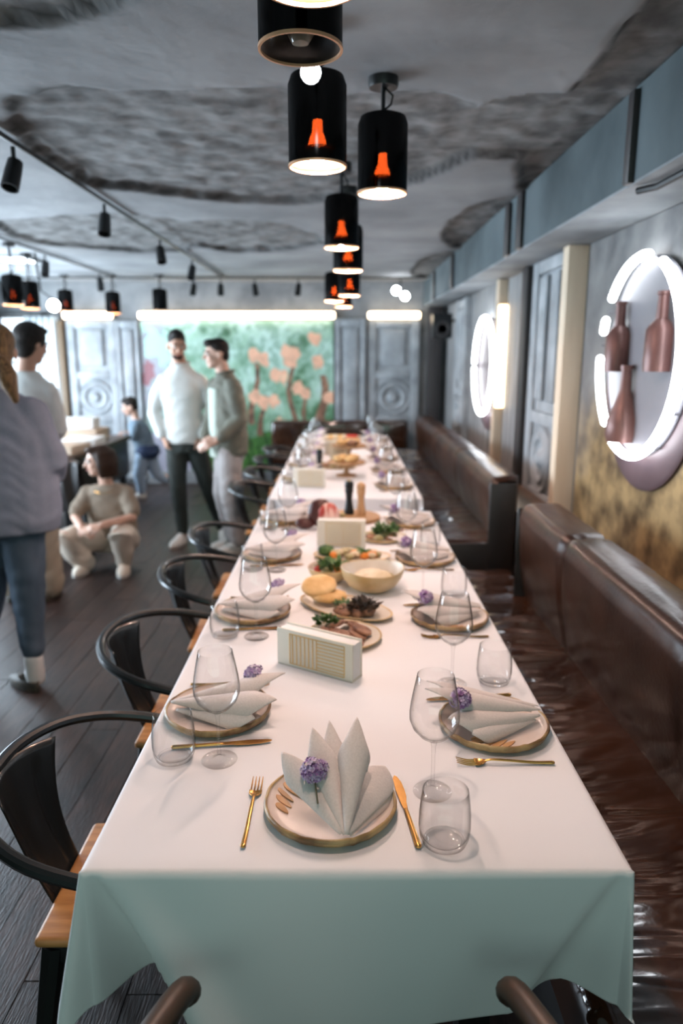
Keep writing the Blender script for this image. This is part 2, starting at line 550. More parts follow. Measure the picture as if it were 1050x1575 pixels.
def patina_mat():
    """grey plaster above, gold leaf patina below, meeting in a ragged worn line"""
    m, nt, b = base_mat('gold_patina_plaster')
    L = nt.links.new
    tc = node(nt, 'ShaderNodeTexCoord')
    n1 = node(nt, 'ShaderNodeTexNoise'); n1.inputs['Scale'].default_value = 2.2; n1.inputs['Detail'].default_value = 7
    n2 = node(nt, 'ShaderNodeTexNoise'); n2.inputs['Scale'].default_value = 8; n2.inputs['Detail'].default_value = 8
    L(tc.outputs['Object'], n1.inputs['Vector']); L(tc.outputs['Object'], n2.inputs['Vector'])
    sp = node(nt, 'ShaderNodeSeparateXYZ'); L(tc.outputs['Object'], sp.inputs[0])
    ad = node(nt, 'ShaderNodeMath', operation='MULTIPLY_ADD'); ad.inputs[1].default_value = 0.9
    L(n1.outputs[0], ad.inputs[0]); L(sp.outputs[2], ad.inputs[2])
    mr = node(nt, 'ShaderNodeMapRange'); mr.inputs[1].default_value = 1.50; mr.inputs[2].default_value = 1.90; mr.inputs[3].default_value = 1; mr.inputs[4].default_value = 0
    L(ad.outputs[0], mr.inputs[0])
    def ramp(p0, p1, c0, c1):
        r = node(nt, 'ShaderNodeValToRGB'); r.color_ramp.elements[0].position = p0; r.color_ramp.elements[1].position = p1
        r.color_ramp.elements[0].color = (*c0, 1); r.color_ramp.elements[1].color = (*c1, 1); L(n2.outputs[0], r.inputs[0]); return r
    g = ramp(0.36, 0.64, (0.13, 0.085, 0.04), (0.50, 0.35, 0.17)); p = ramp(0.3, 0.7, (0.14, 0.14, 0.145), (0.27, 0.265, 0.26))
    mx = node(nt, 'ShaderNodeMix', data_type='RGBA'); L(mr.outputs[0], mx.inputs[0]); L(p.outputs[0], mx.inputs[6]); L(g.outputs[0], mx.inputs[7])
    L(mx.outputs[2], b.inputs['Base Color'])
    me = node(nt, 'ShaderNodeMath', operation='MULTIPLY'); me.inputs[1].default_value = 0.5
    L(mr.outputs[0], me.inputs[0]); L(me.outputs[0], b.inputs['Metallic'])
    b.inputs['Roughness'].default_value = 0.48
    bp = node(nt, 'ShaderNodeBump'); bp.inputs['Strength'].default_value = 0.3; bp.inputs['Distance'].default_value = 0.008
    L(n2.outputs[0], bp.inputs['Height']); L(bp.outputs[0], b.inputs['Normal'])
    return m


# right wall, its boards, patina field and beam
wr = struct(MB().box((WX + 0.06, (FY + WY) / 2, 1.25), (0.12, WY - FY, 2.6)).build('wall_right', M['plaster_wall']))
MB().rbox((WX - 0.006, 2.25, 1.33), (0.012, 3.3, 1.66), 0.004).build('patina_panel', patina_mat(), wr)['label'] = 'grey plaster panel with mottled gold patina below'
board_first = None
yb = 5.02
while yb < WY - 0.1:
    if board_first is None:
        board_first = MB().rbox((0, 0, 0), (0.022, 0.150, 1.50), 0.004, 1).build('board', M['wall_board'], wr); o = board_first
    else:
        o = board_first.copy(); COL.objects.link(o)
    o.location = (WX - 0.011 - random.uniform(0, 0.006), yb, 1.45)
    yb += 0.157
struct(MB().box(((0.985 + WX + 0.02) / 2, (FY + WY) / 2, 2.32), (WX + 0.02 - 0.985, WY - FY, 0.30)).build('trim_1', M['beam']))
bs = struct(MB().rbox((1.145, (FY + WY) / 2, 2.168), (0.318, WY - FY, 0.012), 0.003).build('trim_2', M['beam_under']))
for yj in (2.62, 4.15, 4.45, 6.6, 7.9):
    o = MB().rbox((0.978, yj, 2.31), (0.03, 0.10 if yj > 3 else 0.05, 0.29), 0.004).build('beam_strap', M['dark_post'])
    tag(o, {2.62: 'dark upright strap on the beam side nearest the front', 4.15: 'dark upright strap on the beam side, second from the front', 4.45: 'dark upright strap on the beam side, third from the front',
            6.6: 'dark upright strap on the beam side, fourth from the front', 7.9: 'dark upright strap on the beam side nearest the mural wall'}[yj], 'strap', 'straps on the ceiling beam')
pipe = MB().tube([(1.05, 0.5, 2.145), (1.05, 2.55, 2.145), (1.01, 2.62, 2.145)], 0.012, 8).build('pipe', M['black'])
tag(pipe, 'thin black conduit pipe under the concrete beam above the wall sign', 'pipe')

# back wall and mural
wb = struct(MB().box(((LX + WX) / 2, WY + 0.07, 1.25), (WX - LX + 0.3, 0.12, 2.6)).build('wall_back', M['plaster_wall']))
lw_ = struct(MB().box((LX - 0.06, 0.2, 1.25), (0.12, 3.6, 2.6)).box((LX - 0.06, 5.6, 0.22), (0.12, 7.2, 0.44)).box((LX - 0.06, 5.6, 2.36), (0.12, 7.2, 0.3)).box((LX - 0.06, 8.75, 1.25), (0.12, 0.5, 2.6)).build('wall_left', M['plaster_wall']))


def mural():
    x0, x1, z0, z1 = -2.45, -0.10, 0.16, 2.0
    nx, nz = 180, 140
    vs, cols = [], []
    blobs = [P(392, 548, 0), P(415, 550, 0), P(440, 545, 0), P(430, 578, 0), P(460, 600, 0), P(490, 555, 0), P(395, 615, 0), P(420, 618, 0), P(425, 650, 0), P(415, 580, 0), P(485, 525, 0), P(505, 615, 0)]
    D = 8.75
    bl = []
    for px, py in ((390, 545), (404, 552), (440, 540), (452, 545), (424, 577), (436, 580), (459, 598), (468, 606), (490, 555), (389, 612), (402, 618), (421, 616), (426, 650), (483, 520), (506, 612), (447, 555)):
        bl.append(((px - CX) / FPX * D, CAM_H - (py - 545) * math.cos(PITCH) * D / FPX))
    trunks = [(-1.08, 0.75, 1.5, 0.035), (-0.97, 0.6, 1.1, 0.03), (-0.60, 0.6, 1.55, 0.03), (-0.25, 0.8, 1.35, 0.05), (-0.42, 0.55, 1.2, 0.025)]
    for j in range(nz + 1):
        for i in range(nx + 1):
            x, z = x0 + (x1 - x0) * i / nx, z0 + (z1 - z0) * j / nz
            vs.append((x, WY - 0.035, z))
            n = noise.fractal(Vector((x * 3, z * 3, 2)), 0.8, 2, 4)
            n2 = noise.fractal(Vector((x * 8, z * 8, 9)), 0.9, 2, 4)
            c = np.array([0.14, 0.32, 0.17]) * (1 + 0.7 * n)
            sky = np.array([0.50, 0.68, 0.60])
            f = min(max(0.45 + (z - 1.25) * 0.65 + n * 0.9, 0), 1)
            c = c * (1 - f) + sky * f
            if n2 > 0.12: c = c * 0.55 + np.array([0.07, 0.20, 0.09]) * 0.45
            if n2 < -0.22: c = c * 0.6 + np.array([0.34, 0.55, 0.38]) * 0.4
            lf = min(max((-1.95 - x) / 0.4 + n * 0.6, 0), 1) * min(max((z - 0.4) * 1.5, 0), 1)
            c = c * (1 - lf) + np.array([0.36, 0.37, 0.42]) * lf
            fl = math.hypot((x + 2.25) / 0.28, (z - 1.72) / 0.22) + n2 * 0.8
            if fl < 0.8: c = np.array([0.45, 0.72, 0.60])
            rd = math.hypot((x + 2.38) / 0.10, (z - 1.38) / 0.18) + n2 * 0.5
            if rd < 0.8: c = np.array([0.30, 0.13, 0.15])
            if z < 0.62 + 0.10 * n:
                g = 0.5 + 0.5 * math.sin(x * 60 + z * 25 + n * 8)
                c = np.array([0.05, 0.16, 0.03]) * (0.5 + g)
                if x < -1.9: c = np.array([0.34, 0.33, 0.40])
            for tx, ta, tb, tw in trunks:
                if ta < z < tb and abs(x - tx + 0.05 * math.sin(z * 6 + tx * 9)) < tw * (1.2 - 0.5 * (z - ta) / (tb - ta)):
                    c = np.array([0.20, 0.10, 0.06]) * (1 + n2)
            for bx, bz in bl:
                q = math.hypot((x - bx) / 0.085, (z - bz) / 0.095) + n2 * 0.55
                if q < 0.85: c = np.array([0.86, 0.47, 0.31]) * (1 + 0.3 * n2)
            cols.append((*np.clip(c, 0.01, 0.9), 1))
    fs = [(j * (nx + 1) + i, j * (nx + 1) + i + 1, (j + 1) * (nx + 1) + i + 1, (j + 1) * (nx + 1) + i) for j in range(nz) for i in range(nx)]
    me = bpy.data.meshes.new('mural')
    me.from_pydata(vs, [], fs)
    ca = me.color_attributes.new('paint', 'FLOAT_COLOR', 'POINT')
    ca.data.foreach_set('color', [c for q in cols for c in q])
    m, nt, b = base_mat('mural_paint')
    at = node(nt, 'ShaderNodeVertexColor'); at.layer_name = 'paint'
    nt.links.new(at.outputs[0], b.inputs['Base Color'])
    b.inputs['Roughness'].default_value = 0.55
    me.materials.append(m)
    root = thing('mural', 'large painted mural of green foliage with peach blossoms on the back wall', 'mural', (0, 0, 0))
    o = bpy.data.objects.new('painting', me); COL.objects.link(o); o.parent = root
    MB().box(((x0 + x1) / 2, WY - 0.016, (z0 + z1) / 2), (x1 - x0, 0.032, z1 - z0)).build('backing_board', M['wall_board'], root)
    MB().rbox(((x0 + x1) / 2, WY - 0.03, 0.08), (x1 - x0, 0.06, 0.16), 0.004).build('plinth', M['plaster_wall'], root)


mural()


def led(name, label, x0, x1, z, y):
    t = thing(name, label, 'light', ((x0 + x1) / 2, y, z), 0, 'cove lights on the back wall')
    MB().rbox((0, 0, 0), (x1 - x0, 0.05, 0.085), 0.02, 3).build('light_strip', M['led'], t)
    MB().rbox((0, 0.045, 0), (x1 - x0 + 0.02, 0.04, 0.07), 0.004).build('housing', M['plaster_wall'], t)


led('cove_light', 'long warm white cove light strip above the mural', -2.45, -0.08, 2.06, WY - 0.07)
led('cove_light', 'short warm cove light above the carved panel at the bench corner', 0.32, 0.95, 2.06, WY - 0.07)
led('cove_light', 'warm cove light above the carved panel beside the window', -3.36, -2.76, 2.06, WY - 0.07)


def carved_panel(label, wd, ht, loc, rz, rosette=True, twin=False):
    """built facing -Y with its foot at loc"""
    t = thing('carved_panel', label, 'wall panel', loc, rz, 'old carved door panels on the walls')
    m = M['door_paint']
    MB().rbox((0, 0, ht / 2), (wd, 0.03, ht), 0.004).build('board', m, t)
    sw = wd * 0.16
    for s in (-1, 1):
        MB().rbox((s * (wd - sw) / 2, -0.028, ht / 2), (sw, 0.03, ht), 0.007).build('stile', m, t)
    tall = ht > 1.7
    zlo, zr = (0.76, 1.30) if tall else (0.05, ht * 0.36)
    for z in sorted({0.05, zlo, zr, ht - 0.05}) if rosette else (0.05, ht - 0.05):
        MB().rbox((0, -0.026, z), (wd - 2 * sw, 0.026, 0.08), 0.007).build('rail', m, t)
    iw = wd - 2 * sw
    top0 = zr if rosette else 0.10
    for s in ((-1, 1) if twin else (0,)):
        MB().rbox((s * iw * 0.25, -0.030, (top0 + ht) / 2), (iw * (0.30 if twin else 0.66), 0.03, ht - top0 - 0.22), 0.012, 3).build('raised_field', m, t)
    if tall and rosette:
        MB().rbox((0, -0.030, 0.405), (iw * 0.66, 0.03, 0.52), 0.012, 3).build('raised_field', m, t)
    if rosette:
        r = min(iw * 0.52, (zr - zlo) * 0.44)
        AX = Matrix.Rotation(R(90), 3, 'X')
        zc = (zlo + zr) / 2
        MB().lathe([(0.001, 0.055), (r * 0.16, 0.055), (r * 0.26, 0.035), (r * 0.34, 0.018), (r * 0.5, 0.022), (r * 0.58, 0.045), (r * 0.68, 0.05), (r * 0.76, 0.028), (r * 0.86, 0.028), (r * 0.95, 0.04), (r, 0.012)], 32, (0, -0.005, zc), AX).build('rosette', m, t)
    return t


carved_panel('grey carved panel with round rosette right of the mural pilaster', 0.63, 1.95, (0.635, WY - 0.02, 0.05), 0)
carved_panel('grey carved panel with rosette beside the window on the back wall', 0.60, 1.95, (-3.04, WY - 0.02, 0.05), 0)
carved_panel('slim grey panel between the rosette panel and the mural', 0.27, 1.95, (-2.60, WY - 0.03, 0.05), 0, rosette=False)
carved_panel('narrow grey pilaster panel at the bench end of the mural', 0.37, 1.97, (0.11, WY - 0.06, 0.05), 0, rosette=False)
carved_panel('carved grey door panel with twin fields on the bench side wall', 0.76, 1.52, (WX - 0.02, 4.46, 0.66), R(-90), twin=True)
carved_panel('grey carved panel with rosette beyond the round ring light', 0.62, 1.45, (WX - 0.045, 7.55, 0.70), R(-90))

for nm, y0, y1, dpt, m, lb in (('post', 3.95, 4.05, 0.11, 'post_wood', 'pale wooden post on the wall between ring sign and carved door'), ('post', 5.70, 5.78, 0.10, 'post_wood', 'pale wooden post lit by the amber strip beside the ring light'),
                               ('post', 4.88, 5.02, 0.09, 'dark_post', 'dark upright post on the bench side wall beside carved door panel')):
    o = MB().rbox((WX - dpt / 2, (y0 + y1) / 2, 1.425), (dpt, y1 - y0, 1.47), 0.006).build(nm, M[m])
    tag(o, lb, 'post')
t = thing('wall_light', 'upright amber strip light on the pale post behind the ring light', 'light', (WX - 0.06, 5.685, 1.58))
MB().rbox((0, 0, 0), (0.07, 0.02, 0.78), 0.008).build('light_strip', M['led2'], t)
MB().rbox((0, 0.012, 0), (0.085, 0.012, 0.82), 0.004).build('mount', M['post_wood'], t)
o = MB().rbox((-3.40, WY - 0.05, 1.0), (0.07, 0.10, 2.0), 0.006).build('post', M['brown_post']); tag(o, 'brown timber post between the window and carved panel on back wall', 'post')
o = MB().rbox((1.13, WY - 0.06, 1.15), (0.16, 0.12, 2.3), 0.006).build('post', M['dark_post']); tag(o, 'dark corner post behind the loudspeaker on back wall', 'post')

t = thing('loudspeaker', 'black loudspeaker on a bracket in the corner by the mural wall', 'speaker', (1.09, 8.05, 1.90))
MB().rbox((0, 0, 0), (0.21, 0.18, 0.26), 0.012).build('cabinet', M['black'], t)
MB().lathe([(0.001, 0), (0.05, 0.0), (0.075, 0.012), (0.08, 0.0)], 20, (0, -0.092, -0.03), Matrix.Rotation(R(90), 3, 'X')).build('speaker_cone', M['dark_post'], t)
MB().tube([(0.02, 0.08, 0.02), (0.12, 0.10, 0.06), (0.20, 0.10, 0.06)], 0.014, 8).build('bracket', M['black'], t)
# window on the back wall and the big side windows
wn = struct(MB().box((-3.88, WY - 0.02, 2.06), (0.62, 0.06, 0.06)).box((-3.88, WY - 0.02, 0.62), (0.62, 0.06, 0.06)).box((-4.16, WY - 0.02, 1.34), (0.06, 0.06, 1.5)).box((-3.60, WY - 0.02, 1.34), (0.06, 0.06, 1.5)).box((-3.88, WY - 0.02, 1.5), (0.56, 0.04, 0.03)).build('window_1', M['frame']))
mw, nt, b = base_mat('daylit_pane'); b.inputs['Emission Color'].default_value = (0.80, 0.92, 1.0, 1); b.inputs['Emission Strength'].default_value = 1.3
MB().box((-3.88, WY - 0.008, 1.34), (0.52, 0.01, 1.42)).build('pane', mw, wn)
c = MB()


def cur(u, v):
    x = -3.82 + 0.40 * u
    return (x, WY - 0.10 + 0.022 * math.sin(u * 34) * (0.5 + 0.5 * v), 0.25 + 1.80 * v)


o = c.grid(cur, 60, 12).build('curtain', M['curtain'], solid=0.003); tag(o, 'white pleated curtain hanging at the back wall window', 'curtain')
for k, yw in enumerate((3.2, 5.6, 8.0)):
    f = MB()
    for yy in (yw - 1.18, yw + 1.18): f.box((LX - 0.06, yy, 1.32), (0.08, 0.06, 1.76))
    for zz in (0.47, 2.18): f.box((LX - 0.06, yw, zz), (0.08, 2.3, 0.06))
    wo = struct(f.build(f'window_{k + 2}', M['frame']))
    MB().box((LX - 0.06, yw, 1.32), (0.008, 2.3, 1.68)).build('pane', M['pane'], wo)


# ------------------------------------------------------------------ pendant lamps
def make_pendant(r=0.08, h=0.235, bulb='bulb', drop=0.09):
    t = thing('pendant_lamp', '', 'lamp')
    # origin: centre of the lower rim
    MB().lathe([(r, 0.0), (r, h - 0.03), (r - 0.008, h - 0.008), (r - 0.03, h), (0.012, h), ], 40, caps=False).build('shade', M['smoke'], t, sharp=50)
    MB().lathe([(r + 0.001, 0.0), (r + 0.001, 0.006), (r - 0.004, 0.006), (r - 0.004, 0.0)], 40, close=True).build('rim', M['shade_in'], t)
    MB().lathe([(0.022, h - 0.06), (0.022, h), (0.012, h + 0.01)], 16).build('socket', M['black'], t)
    MB().lathe([(0.001, 0.008), (0.016, 0.012), (0.027, 0.028), (0.029, 0.045), (0.024, 0.066), (0.015, 0.09), (0.013, 0.12)], 20).build('bulb', M[bulb], t)
    MB().lathe([(0.013, 0.12), (0.014, 0.15), (0.014, h - 0.05)], 14).build('bulb_holder', M['black'], t)
    MB().lathe([(r - 0.003, 0.004), (r - 0.02, 0.035), (0.034, 0.052)], 40, caps=False).build('added_reflector', M['black' if bulb == 'bulb_off' else 'shade_in'], t, sharp=60, solid=0.001)  # cone added to brighten lit openings; unlit ones get their darkness as black colour
    MB().tube([(0, 0, h), (0, 0, h + drop - 0.03)], 0.007, 8).tube([(0.0, 0, h + 0.01), (0.025, 0, h + 0.03), (0.03, 0, h + 0.055), (0.005, 0, h + drop - 0.03)], 0.004, 6).build('stem', M['black'], t)
    MB().lathe([(0.001, h + drop - 0.03), (0.045, h + drop - 0.03), (0.048, h + drop - 0.02), (0.048, h + drop + 0.012), (0.001, h + drop + 0.012)], 24).build('ceiling_mount', M['black'], t)
    return t


def hang(bulb, x, y, label, group, z=None):
    z = CEIL - 0.235 - 0.09 if z is None else z
    o = make_pendant(bulb=bulb, drop=CEIL - z - 0.235)
    o.location = (x, y, z)
    tag(o, label, None, group)
    return o


G = 'smoked cylinder pendants above the dining tables'
hang('bulb', -0.066, 2.14, 'smoked glass cylinder pendant with glowing bulb, just behind the white globe lamp', G, 2.105)
hang('bulb_off', -0.078, 1.52, 'unlit smoked cylinder pendant in front of the white globe lamp', G, 2.165)
hang('bulb', -0.045, 1.185, 'nearest smoked cylinder pendant, only its glow showing at the very top', G, 2.13)
hang('bulb', 0.132, 2.49, 'smoked cylinder pendant hanging off line towards the bench', G, 2.108)
hang('bulb', 0.0, 3.57, 'smoked cylinder pendant fourth in line above the near table', G, 2.09)
hang('bulb', 0.035, 4.05, 'smoked cylinder pendant fifth in line, low above the table gap', G, 2.04)
hang('bulb', 0.06, 5.6, 'smoked cylinder pendant sixth in line above the far table', G, 2.03)
hang('bulb', -0.06, 6.2, 'smoked cylinder pendant seventh in line above the far table', G, 2.03)
hang('bulb', 0.02, 6.9, 'smoked cylinder pendant farthest above the far table', G, 2.03)
G2 = 'smoked cylinder pendants at the window side'
hang('bulb_far', -2.52, 8.2, 'smoked cylinder pendant before the slim grey panel left of the mural', G2, 2.04)
hang('bulb_far', -3.04, 8.2, 'smoked cylinder pendant before the rosette panel beside the window', G2, 2.06)
hang('bulb_off', -2.00, 8.2, 'smoked cylinder pendant over the mural end nearest the window', G2, 2.07)
hang('bulb_far', -2.60, 5.9, 'smoked cylinder pendant nearest over the side table with boxes', G2, 1.98)
hang('bulb_far', -2.62, 5.45, 'smoked cylinder pendant at the very left above the ponytailed woman', G2, 2.01)
hang('bulb_far', -2.72, 6.5, 'smoked cylinder pendant behind the nearest one over the side table', G2, 1.99)

t = thing('globe_lamp', 'small white glowing globe lamp on a thin rod between the first pendants', 'lamp', (-0.071, 1.83, 2.235))
MB().ell((0, 0, 0), (0.024, 0.024, 0.024)).build('globe', M['globe'], t)
MB().tube([(0, 0, 0.02), (0, 0, CEIL - 2.235)], 0.004, 8).build('rod', M['black'], t)
MB().lathe([(0.001, CEIL - 2.255), (0.03, CEIL - 2.255), (0.03, CEIL - 2.23), (0.001, CEIL - 2.23)], 16).build('ceiling_mount', M['black'], t)

# tracks and spotlights
for lb, a, b2 in (('black lighting track along the ceiling over the walkway', (-1.32, 0.8), (-1.32, 8.3)), ('black lighting track near the window side of the ceiling', (-2.5, 4.2), (-2.5, 8.3)), ('black lighting track running across in front of the mural', (-3.6, 8.35), (0.95, 8.35))):
    c = ((a[0] + b2[0]) / 2, (a[1] + b2[1]) / 2, CEIL - 0.016)
    o = MB().rbox(c, (max(0.016, b2[0] - a[0]), max(0.016, b2[1] - a[1]), 0.018), 0.004).build('lighting_track', M['black']); tag(o, lb, 'track', 'lighting tracks on the ceiling')


def make_spot():
    t = thing('track_spotlight', '', 'spotlight')
    MB().tube([(0, 0, 0.0), (0, 0, -0.05)], 0.009, 8).build('stem', M['black'], t)
    MB().lathe([(0.012, 0.06), (0.030, 0.05), (0.034, 0.0), (0.036, -0.07), (0.030, -0.07), (0.026, -0.03), (0.001, -0.03)], 20, (0.0, -0.012, -0.10), Matrix.Rotation(R(-24), 3, 'X')).build('lamp_head', M['black'], t)
    return t


spot = make_spot()
for i, (x, y, lb) in enumerate(((-1.32, 3.12, 'black track spotlight nearest over the walkway'), (-1.32, 4.25, 'second black track spotlight over the walkway'), (-1.32, 5.5, 'third black track spotlight over the walkway'), (-1.32, 6.65, 'fourth black track spotlight over the walkway'),
                                (-2.5, 6.35, 'black track spotlight nearer on the window side track'), (-2.5, 7.75, 'black track spotlight farther on the window side track'),
                                (-1.65, 8.35, 'black spotlight on the cross track above the two men'), (-1.35, 8.35, 'black spotlight on the cross track right of the two men'), (-0.97, 8.35, 'black spotlight on the cross track above the blossom middle'), (-0.48, 8.35, 'black spotlight on the cross track left of the pendants'))):
    put(spot, (x, y, CEIL - 0.035), R(20 * (i % 3) - 15), lb, 'track spotlights')
t = thing('twin_spotlight', 'lit twin white spotlight above the short cove light', 'spotlight', (0.66, 8.35, CEIL - 0.035))
for s in (-1, 1):
    MB().ell((s * 0.05, -0.03, -0.15 - 0.03 * s), (0.045, 0.04, 0.045)).build('lens', M['globe'], t)
MB().tube([(-0.05, 0, -0.11), (0, 0, -0.05), (0.05, 0, -0.14)], 0.012, 8).tube([(0, 0, -0.05), (0, 0, 0.0)], 0.01, 8).build('bracket', M['black'], t)
t = thing('twin_spotlight', 'lit white spotlight at the left among the pendants', 'spotlight', (-2.52, 6.2, CEIL - 0.035))
MB().ell((0.13, -0.03, -0.42), (0.05, 0.045, 0.05)).build('lens', M['globe'], t)
MB().tube([(0, 0, 0), (0.02, 0, -0.3), (0.13, 0, -0.38)], 0.01, 8).build('bracket', M['black'], t)
t = thing('ceiling_light', 'white recessed rectangular ceiling light over the side table', 'lamp', (-2.95, 6.8, CEIL - 0.012))
MB().rbox((0, 0, 0), (0.30, 0.42, 0.012), 0.003).build('diffuser', M['panel_light'], t)
MB().box((-0.16, 0, 0), (0.02, 0.46, 0.022)).box((0.16, 0, 0), (0.02, 0.46, 0.022)).box((0, 0.22, 0), (0.34, 0.02, 0.022)).box((0, -0.22, 0), (0.34, 0.02, 0.022)).build('light_frame', M['beam_under'], t)


# ------------------------------------------------------------------ ring signs on the right wall
def ring_sign(name, label, yc, zc, r, segs, tr, bottles, front='disc'):
    t = thing(name, label, 'sign', (WX, yc, zc))
    AX = Matrix.Rotation(R(-90), 3, 'Y')
    MB().lathe([(0.001, 0.0), (r * 1.10, 0.0), (r * 1.12, 0.006), (r * 1.12, 0.024), (r * 1.08, 0.032), (0.001, 0.032)], 64, (0, 0, -0.10), AX).build('backing_disc', M['disc_dark'], t)
    MB().lathe([(0.001, 0.034), (r * 0.99, 0.034), (r * 1.0, 0.040), (r * 0.99, 0.046), (0.001, 0.046)], 64, (0, 0, 0), AX).build('front_disc', M[front], t)
    for a0, a1 in segs:
        n = max(4, int(abs(a1 - a0) / 5))
        MB().tube([(-0.085, r * math.cos(R(a0 + (a1 - a0) * i / n)), r * math.sin(R(a0 + (a1 - a0) * i / n))) for i in range(n + 1)], tr, 10, round_ends=True).build('neon_tube', M['neon'], t)
    ends = []
    for a in (8, 30, -53, 108, 70, -120, 180, 210, 150):
        c, s = math.cos(R(a)), math.sin(R(a))
        MB().tube([(-0.035, r * c, r * s), (-0.085, r * c, r * s)], 0.006, 6).build('tube_clip', M['disc'], t)
    for (dy, z0, h, rr, kind) in bottles:
        pr = [(0.001, 0), (rr, 0.0), (rr * 1.02, h * 0.08), (rr, h * 0.52), (rr * 0.72, h * 0.60), (rr * 0.42, h * 0.66), (rr * 0.38, h * 0.95), (rr * 0.45, h * 0.96), (rr * 0.45, h), (0.001, h)]
        if kind:
            pr = [(0.001, 0), (rr * 0.9, 0.0), (rr * 1.05, h * 0.1), (rr * 1.0, h * 0.28), (rr * 0.62, h * 0.5), (rr * 0.36, h * 0.68), (rr * 0.32, h * 0.94), (rr * 0.4, h * 0.95), (rr * 0.4, h), (0.001, h)]
        MB().lathe(pr, 24, (-0.075, dy, z0)).build('bottle_ornament', M['copper'], t)
    return t


ring_sign('ring_sign', 'round neon wall sign with three copper bottle shapes above the near bench', 3.03, 1.585, 0.405, ((40, 97), (17, 24), (-46, -1), (-62, -242)), 0.018,
          ((-0.20, -0.05, 0.30, 0.055, 0), (0.22, -0.06, 0.30, 0.055, 0), (0.10, -0.36, 0.33, 0.068, 1)))
ring_sign('ring_sign', 'round white neon ring light on the far part of the bench wall', 6.28, 1.50, 0.405, ((4, 356),), 0.019, (), 'disc_dark')


# ------------------------------------------------------------------ benches
def wrinkle(x, y):
    w1 = noise.noise(Vector((x * 2.2, y * 1.4, 3)))
    n = noise.noise(Vector((x * 1.0, y * 9.5 + 1.5 * w1, 5)))
    n2 = noise.noise(Vector((x * 2.0, y * 19 + 2.0 * noise.noise(Vector((x * 3, y * 2, 8))), 1)))
    crease = math.exp(-(n / 0.10) ** 2)
    c2 = math.exp(-(n2 / 0.12) ** 2)
    return 0.020 * n - 0.0045 * crease - 0.0022 * c2 + 0.0030 * n2


def cushion_seat(y0, y1, x0, x1, zt, th):
    """a soft seat pad whose leather is creased across"""
    def prof(u):
        # round the front edge over, then run back to the backrest
        L1 = th; r = 0.045
        if u < 0.22:
            k = u / 0.22
            return x0, zt - th + (th - r) * k
        if u < 0.36:
            a = (u - 0.22) / 0.14 * PI / 2
            return x0 + r - r * math.cos(a), zt - r + r * math.sin(a)
        k = (u - 0.36) / 0.64
        return x0 + r + (x1 - x0 - r) * k, zt
    def fn(u, v):
        x, z = prof(u)
        y = y0 + (y1 - y0) * v
        e = min(v, 1 - v) * (y1 - y0)
        edge = min(1, e / 0.05)
        k = max(0.0, (u - 0.25) / 0.75)
        side = math.sin(min(1, k * 1.15) * PI) ** 0.5 if k > 0 else 0
        seam = sum(math.exp(-((y - s) / 0.012) ** 2) for s in SEAMS)
        dz = wrinkle(x, y) * (0.35 + 0.65 * side) - 0.012 * seam
        return (x, y, z + (dz if k > 0 else 0) - 0.035 * (1 - math.sqrt(max(0, 1 - (1 - edge) ** 2))))
    n = int((y1 - y0) / 0.006)
    return MB().grid(fn, 44, n)


SEAMS = (1.62, 2.62, 5.2, 6.4, 7.5)


def backrest(y0, y1, xf, xb, zb, zt):
    """padded backrest, leaning a little, with a rounded top ridge"""
    def fn(u, v):
        y = y0 + (y1 - y0) * v
        e = min(v, 1 - v) * (y1 - y0)
        cap = math.sqrt(max(0, 1 - (1 - min(1, e / 0.06)) ** 2))
        seam = sum(math.exp(-((y - s) / 0.018) ** 2) for s in SEAMS)
        puff = 0.018 * math.sin(min(1, u / 0.55) * PI)
        n = noise.fractal(Vector((u * 3, y * 2.2, 3)), 0.9, 2, 3) * 0.006
        r = 0.05
        if u < 0.5:
            k = u / 0.5
            x, z = xf + 0.05 * (1 - k) - puff - n, zb + (zt - r - zb) * k
        elif u < 0.66:
            a = (u - 0.5) / 0.16 * PI / 2
            x, z = xf + r - r * math.cos(a) - n, zt - r + r * math.sin(a)
        elif u < 0.9:
            k = (u - 0.66) / 0.24
            x, z = xf + r + (xb - xf - r) * k, zt + n + 0.006 * math.sin(k * PI)
        else:
            k = (u - 0.9) / 0.1
            x, z = xb, zt - (zt - zb) * k
        xm = (xf + xb) / 2
        return (xm + (x - xm) * (0.8 + 0.2 * cap) + 0.012 * seam * (1 if x < xm else 0), y, zb + (z - zb) * (0.94 + 0.06 * cap) - 0.012 * seam)
    return MB().grid(fn, 50, int((y1 - y0) / 0.025))


def make_bench(label, y0, y1, xs, zs, bb0, bb1, zt=0.925, zb=None):
    t = thing('leather_bench', label, 'bench', (0, 0, 0), 0, 'brown leather benches along the wall')
    zb = zs - 0.02
    cushion_seat(y0, y1, xs, 0.90, zs, 0.15).build('seat', M['leather'], t, sharp=80)
    backrest(bb0, bb1, 0.835, 1.0, zb, zt).build('backrest', M['leather_back'], t, sharp=80)
    MB().rbox((xs + 0.02 + (1.0 - xs) / 2, (y0 + y1) / 2, (zs - 0.15) / 2 + 0.002), (1.0 - xs - 0.02, y1 - y0 - 0.02, zs - 0.15), 0.006).build('base', M['leather_dark'], t)
    MB().rbox((0.905, bb0 - 0.012 if bb0 > 3 else bb1 + 0.012, (zt + 0.30) / 2 - 0.03), (0.15, 0.022, zt - 0.30), 0.008).build('end_panel', M['leather_dark'], t)
    return t


make_bench('long brown leather bench with creased seat running beside the near table', 0.15, 3.78, 0.44, 0.46, 0.15, 3.28)
b2 = make_bench('farther brown leather bench with raised seat beside the far table', 3.95, 8.10, 0.52, 0.56, 3.95, 8.10)
MB().rbox((0.71, 3.94, 0.36), (0.42, 0.022, 0.38), 0.008).build('end_panel', M['leather_dark'], b2)
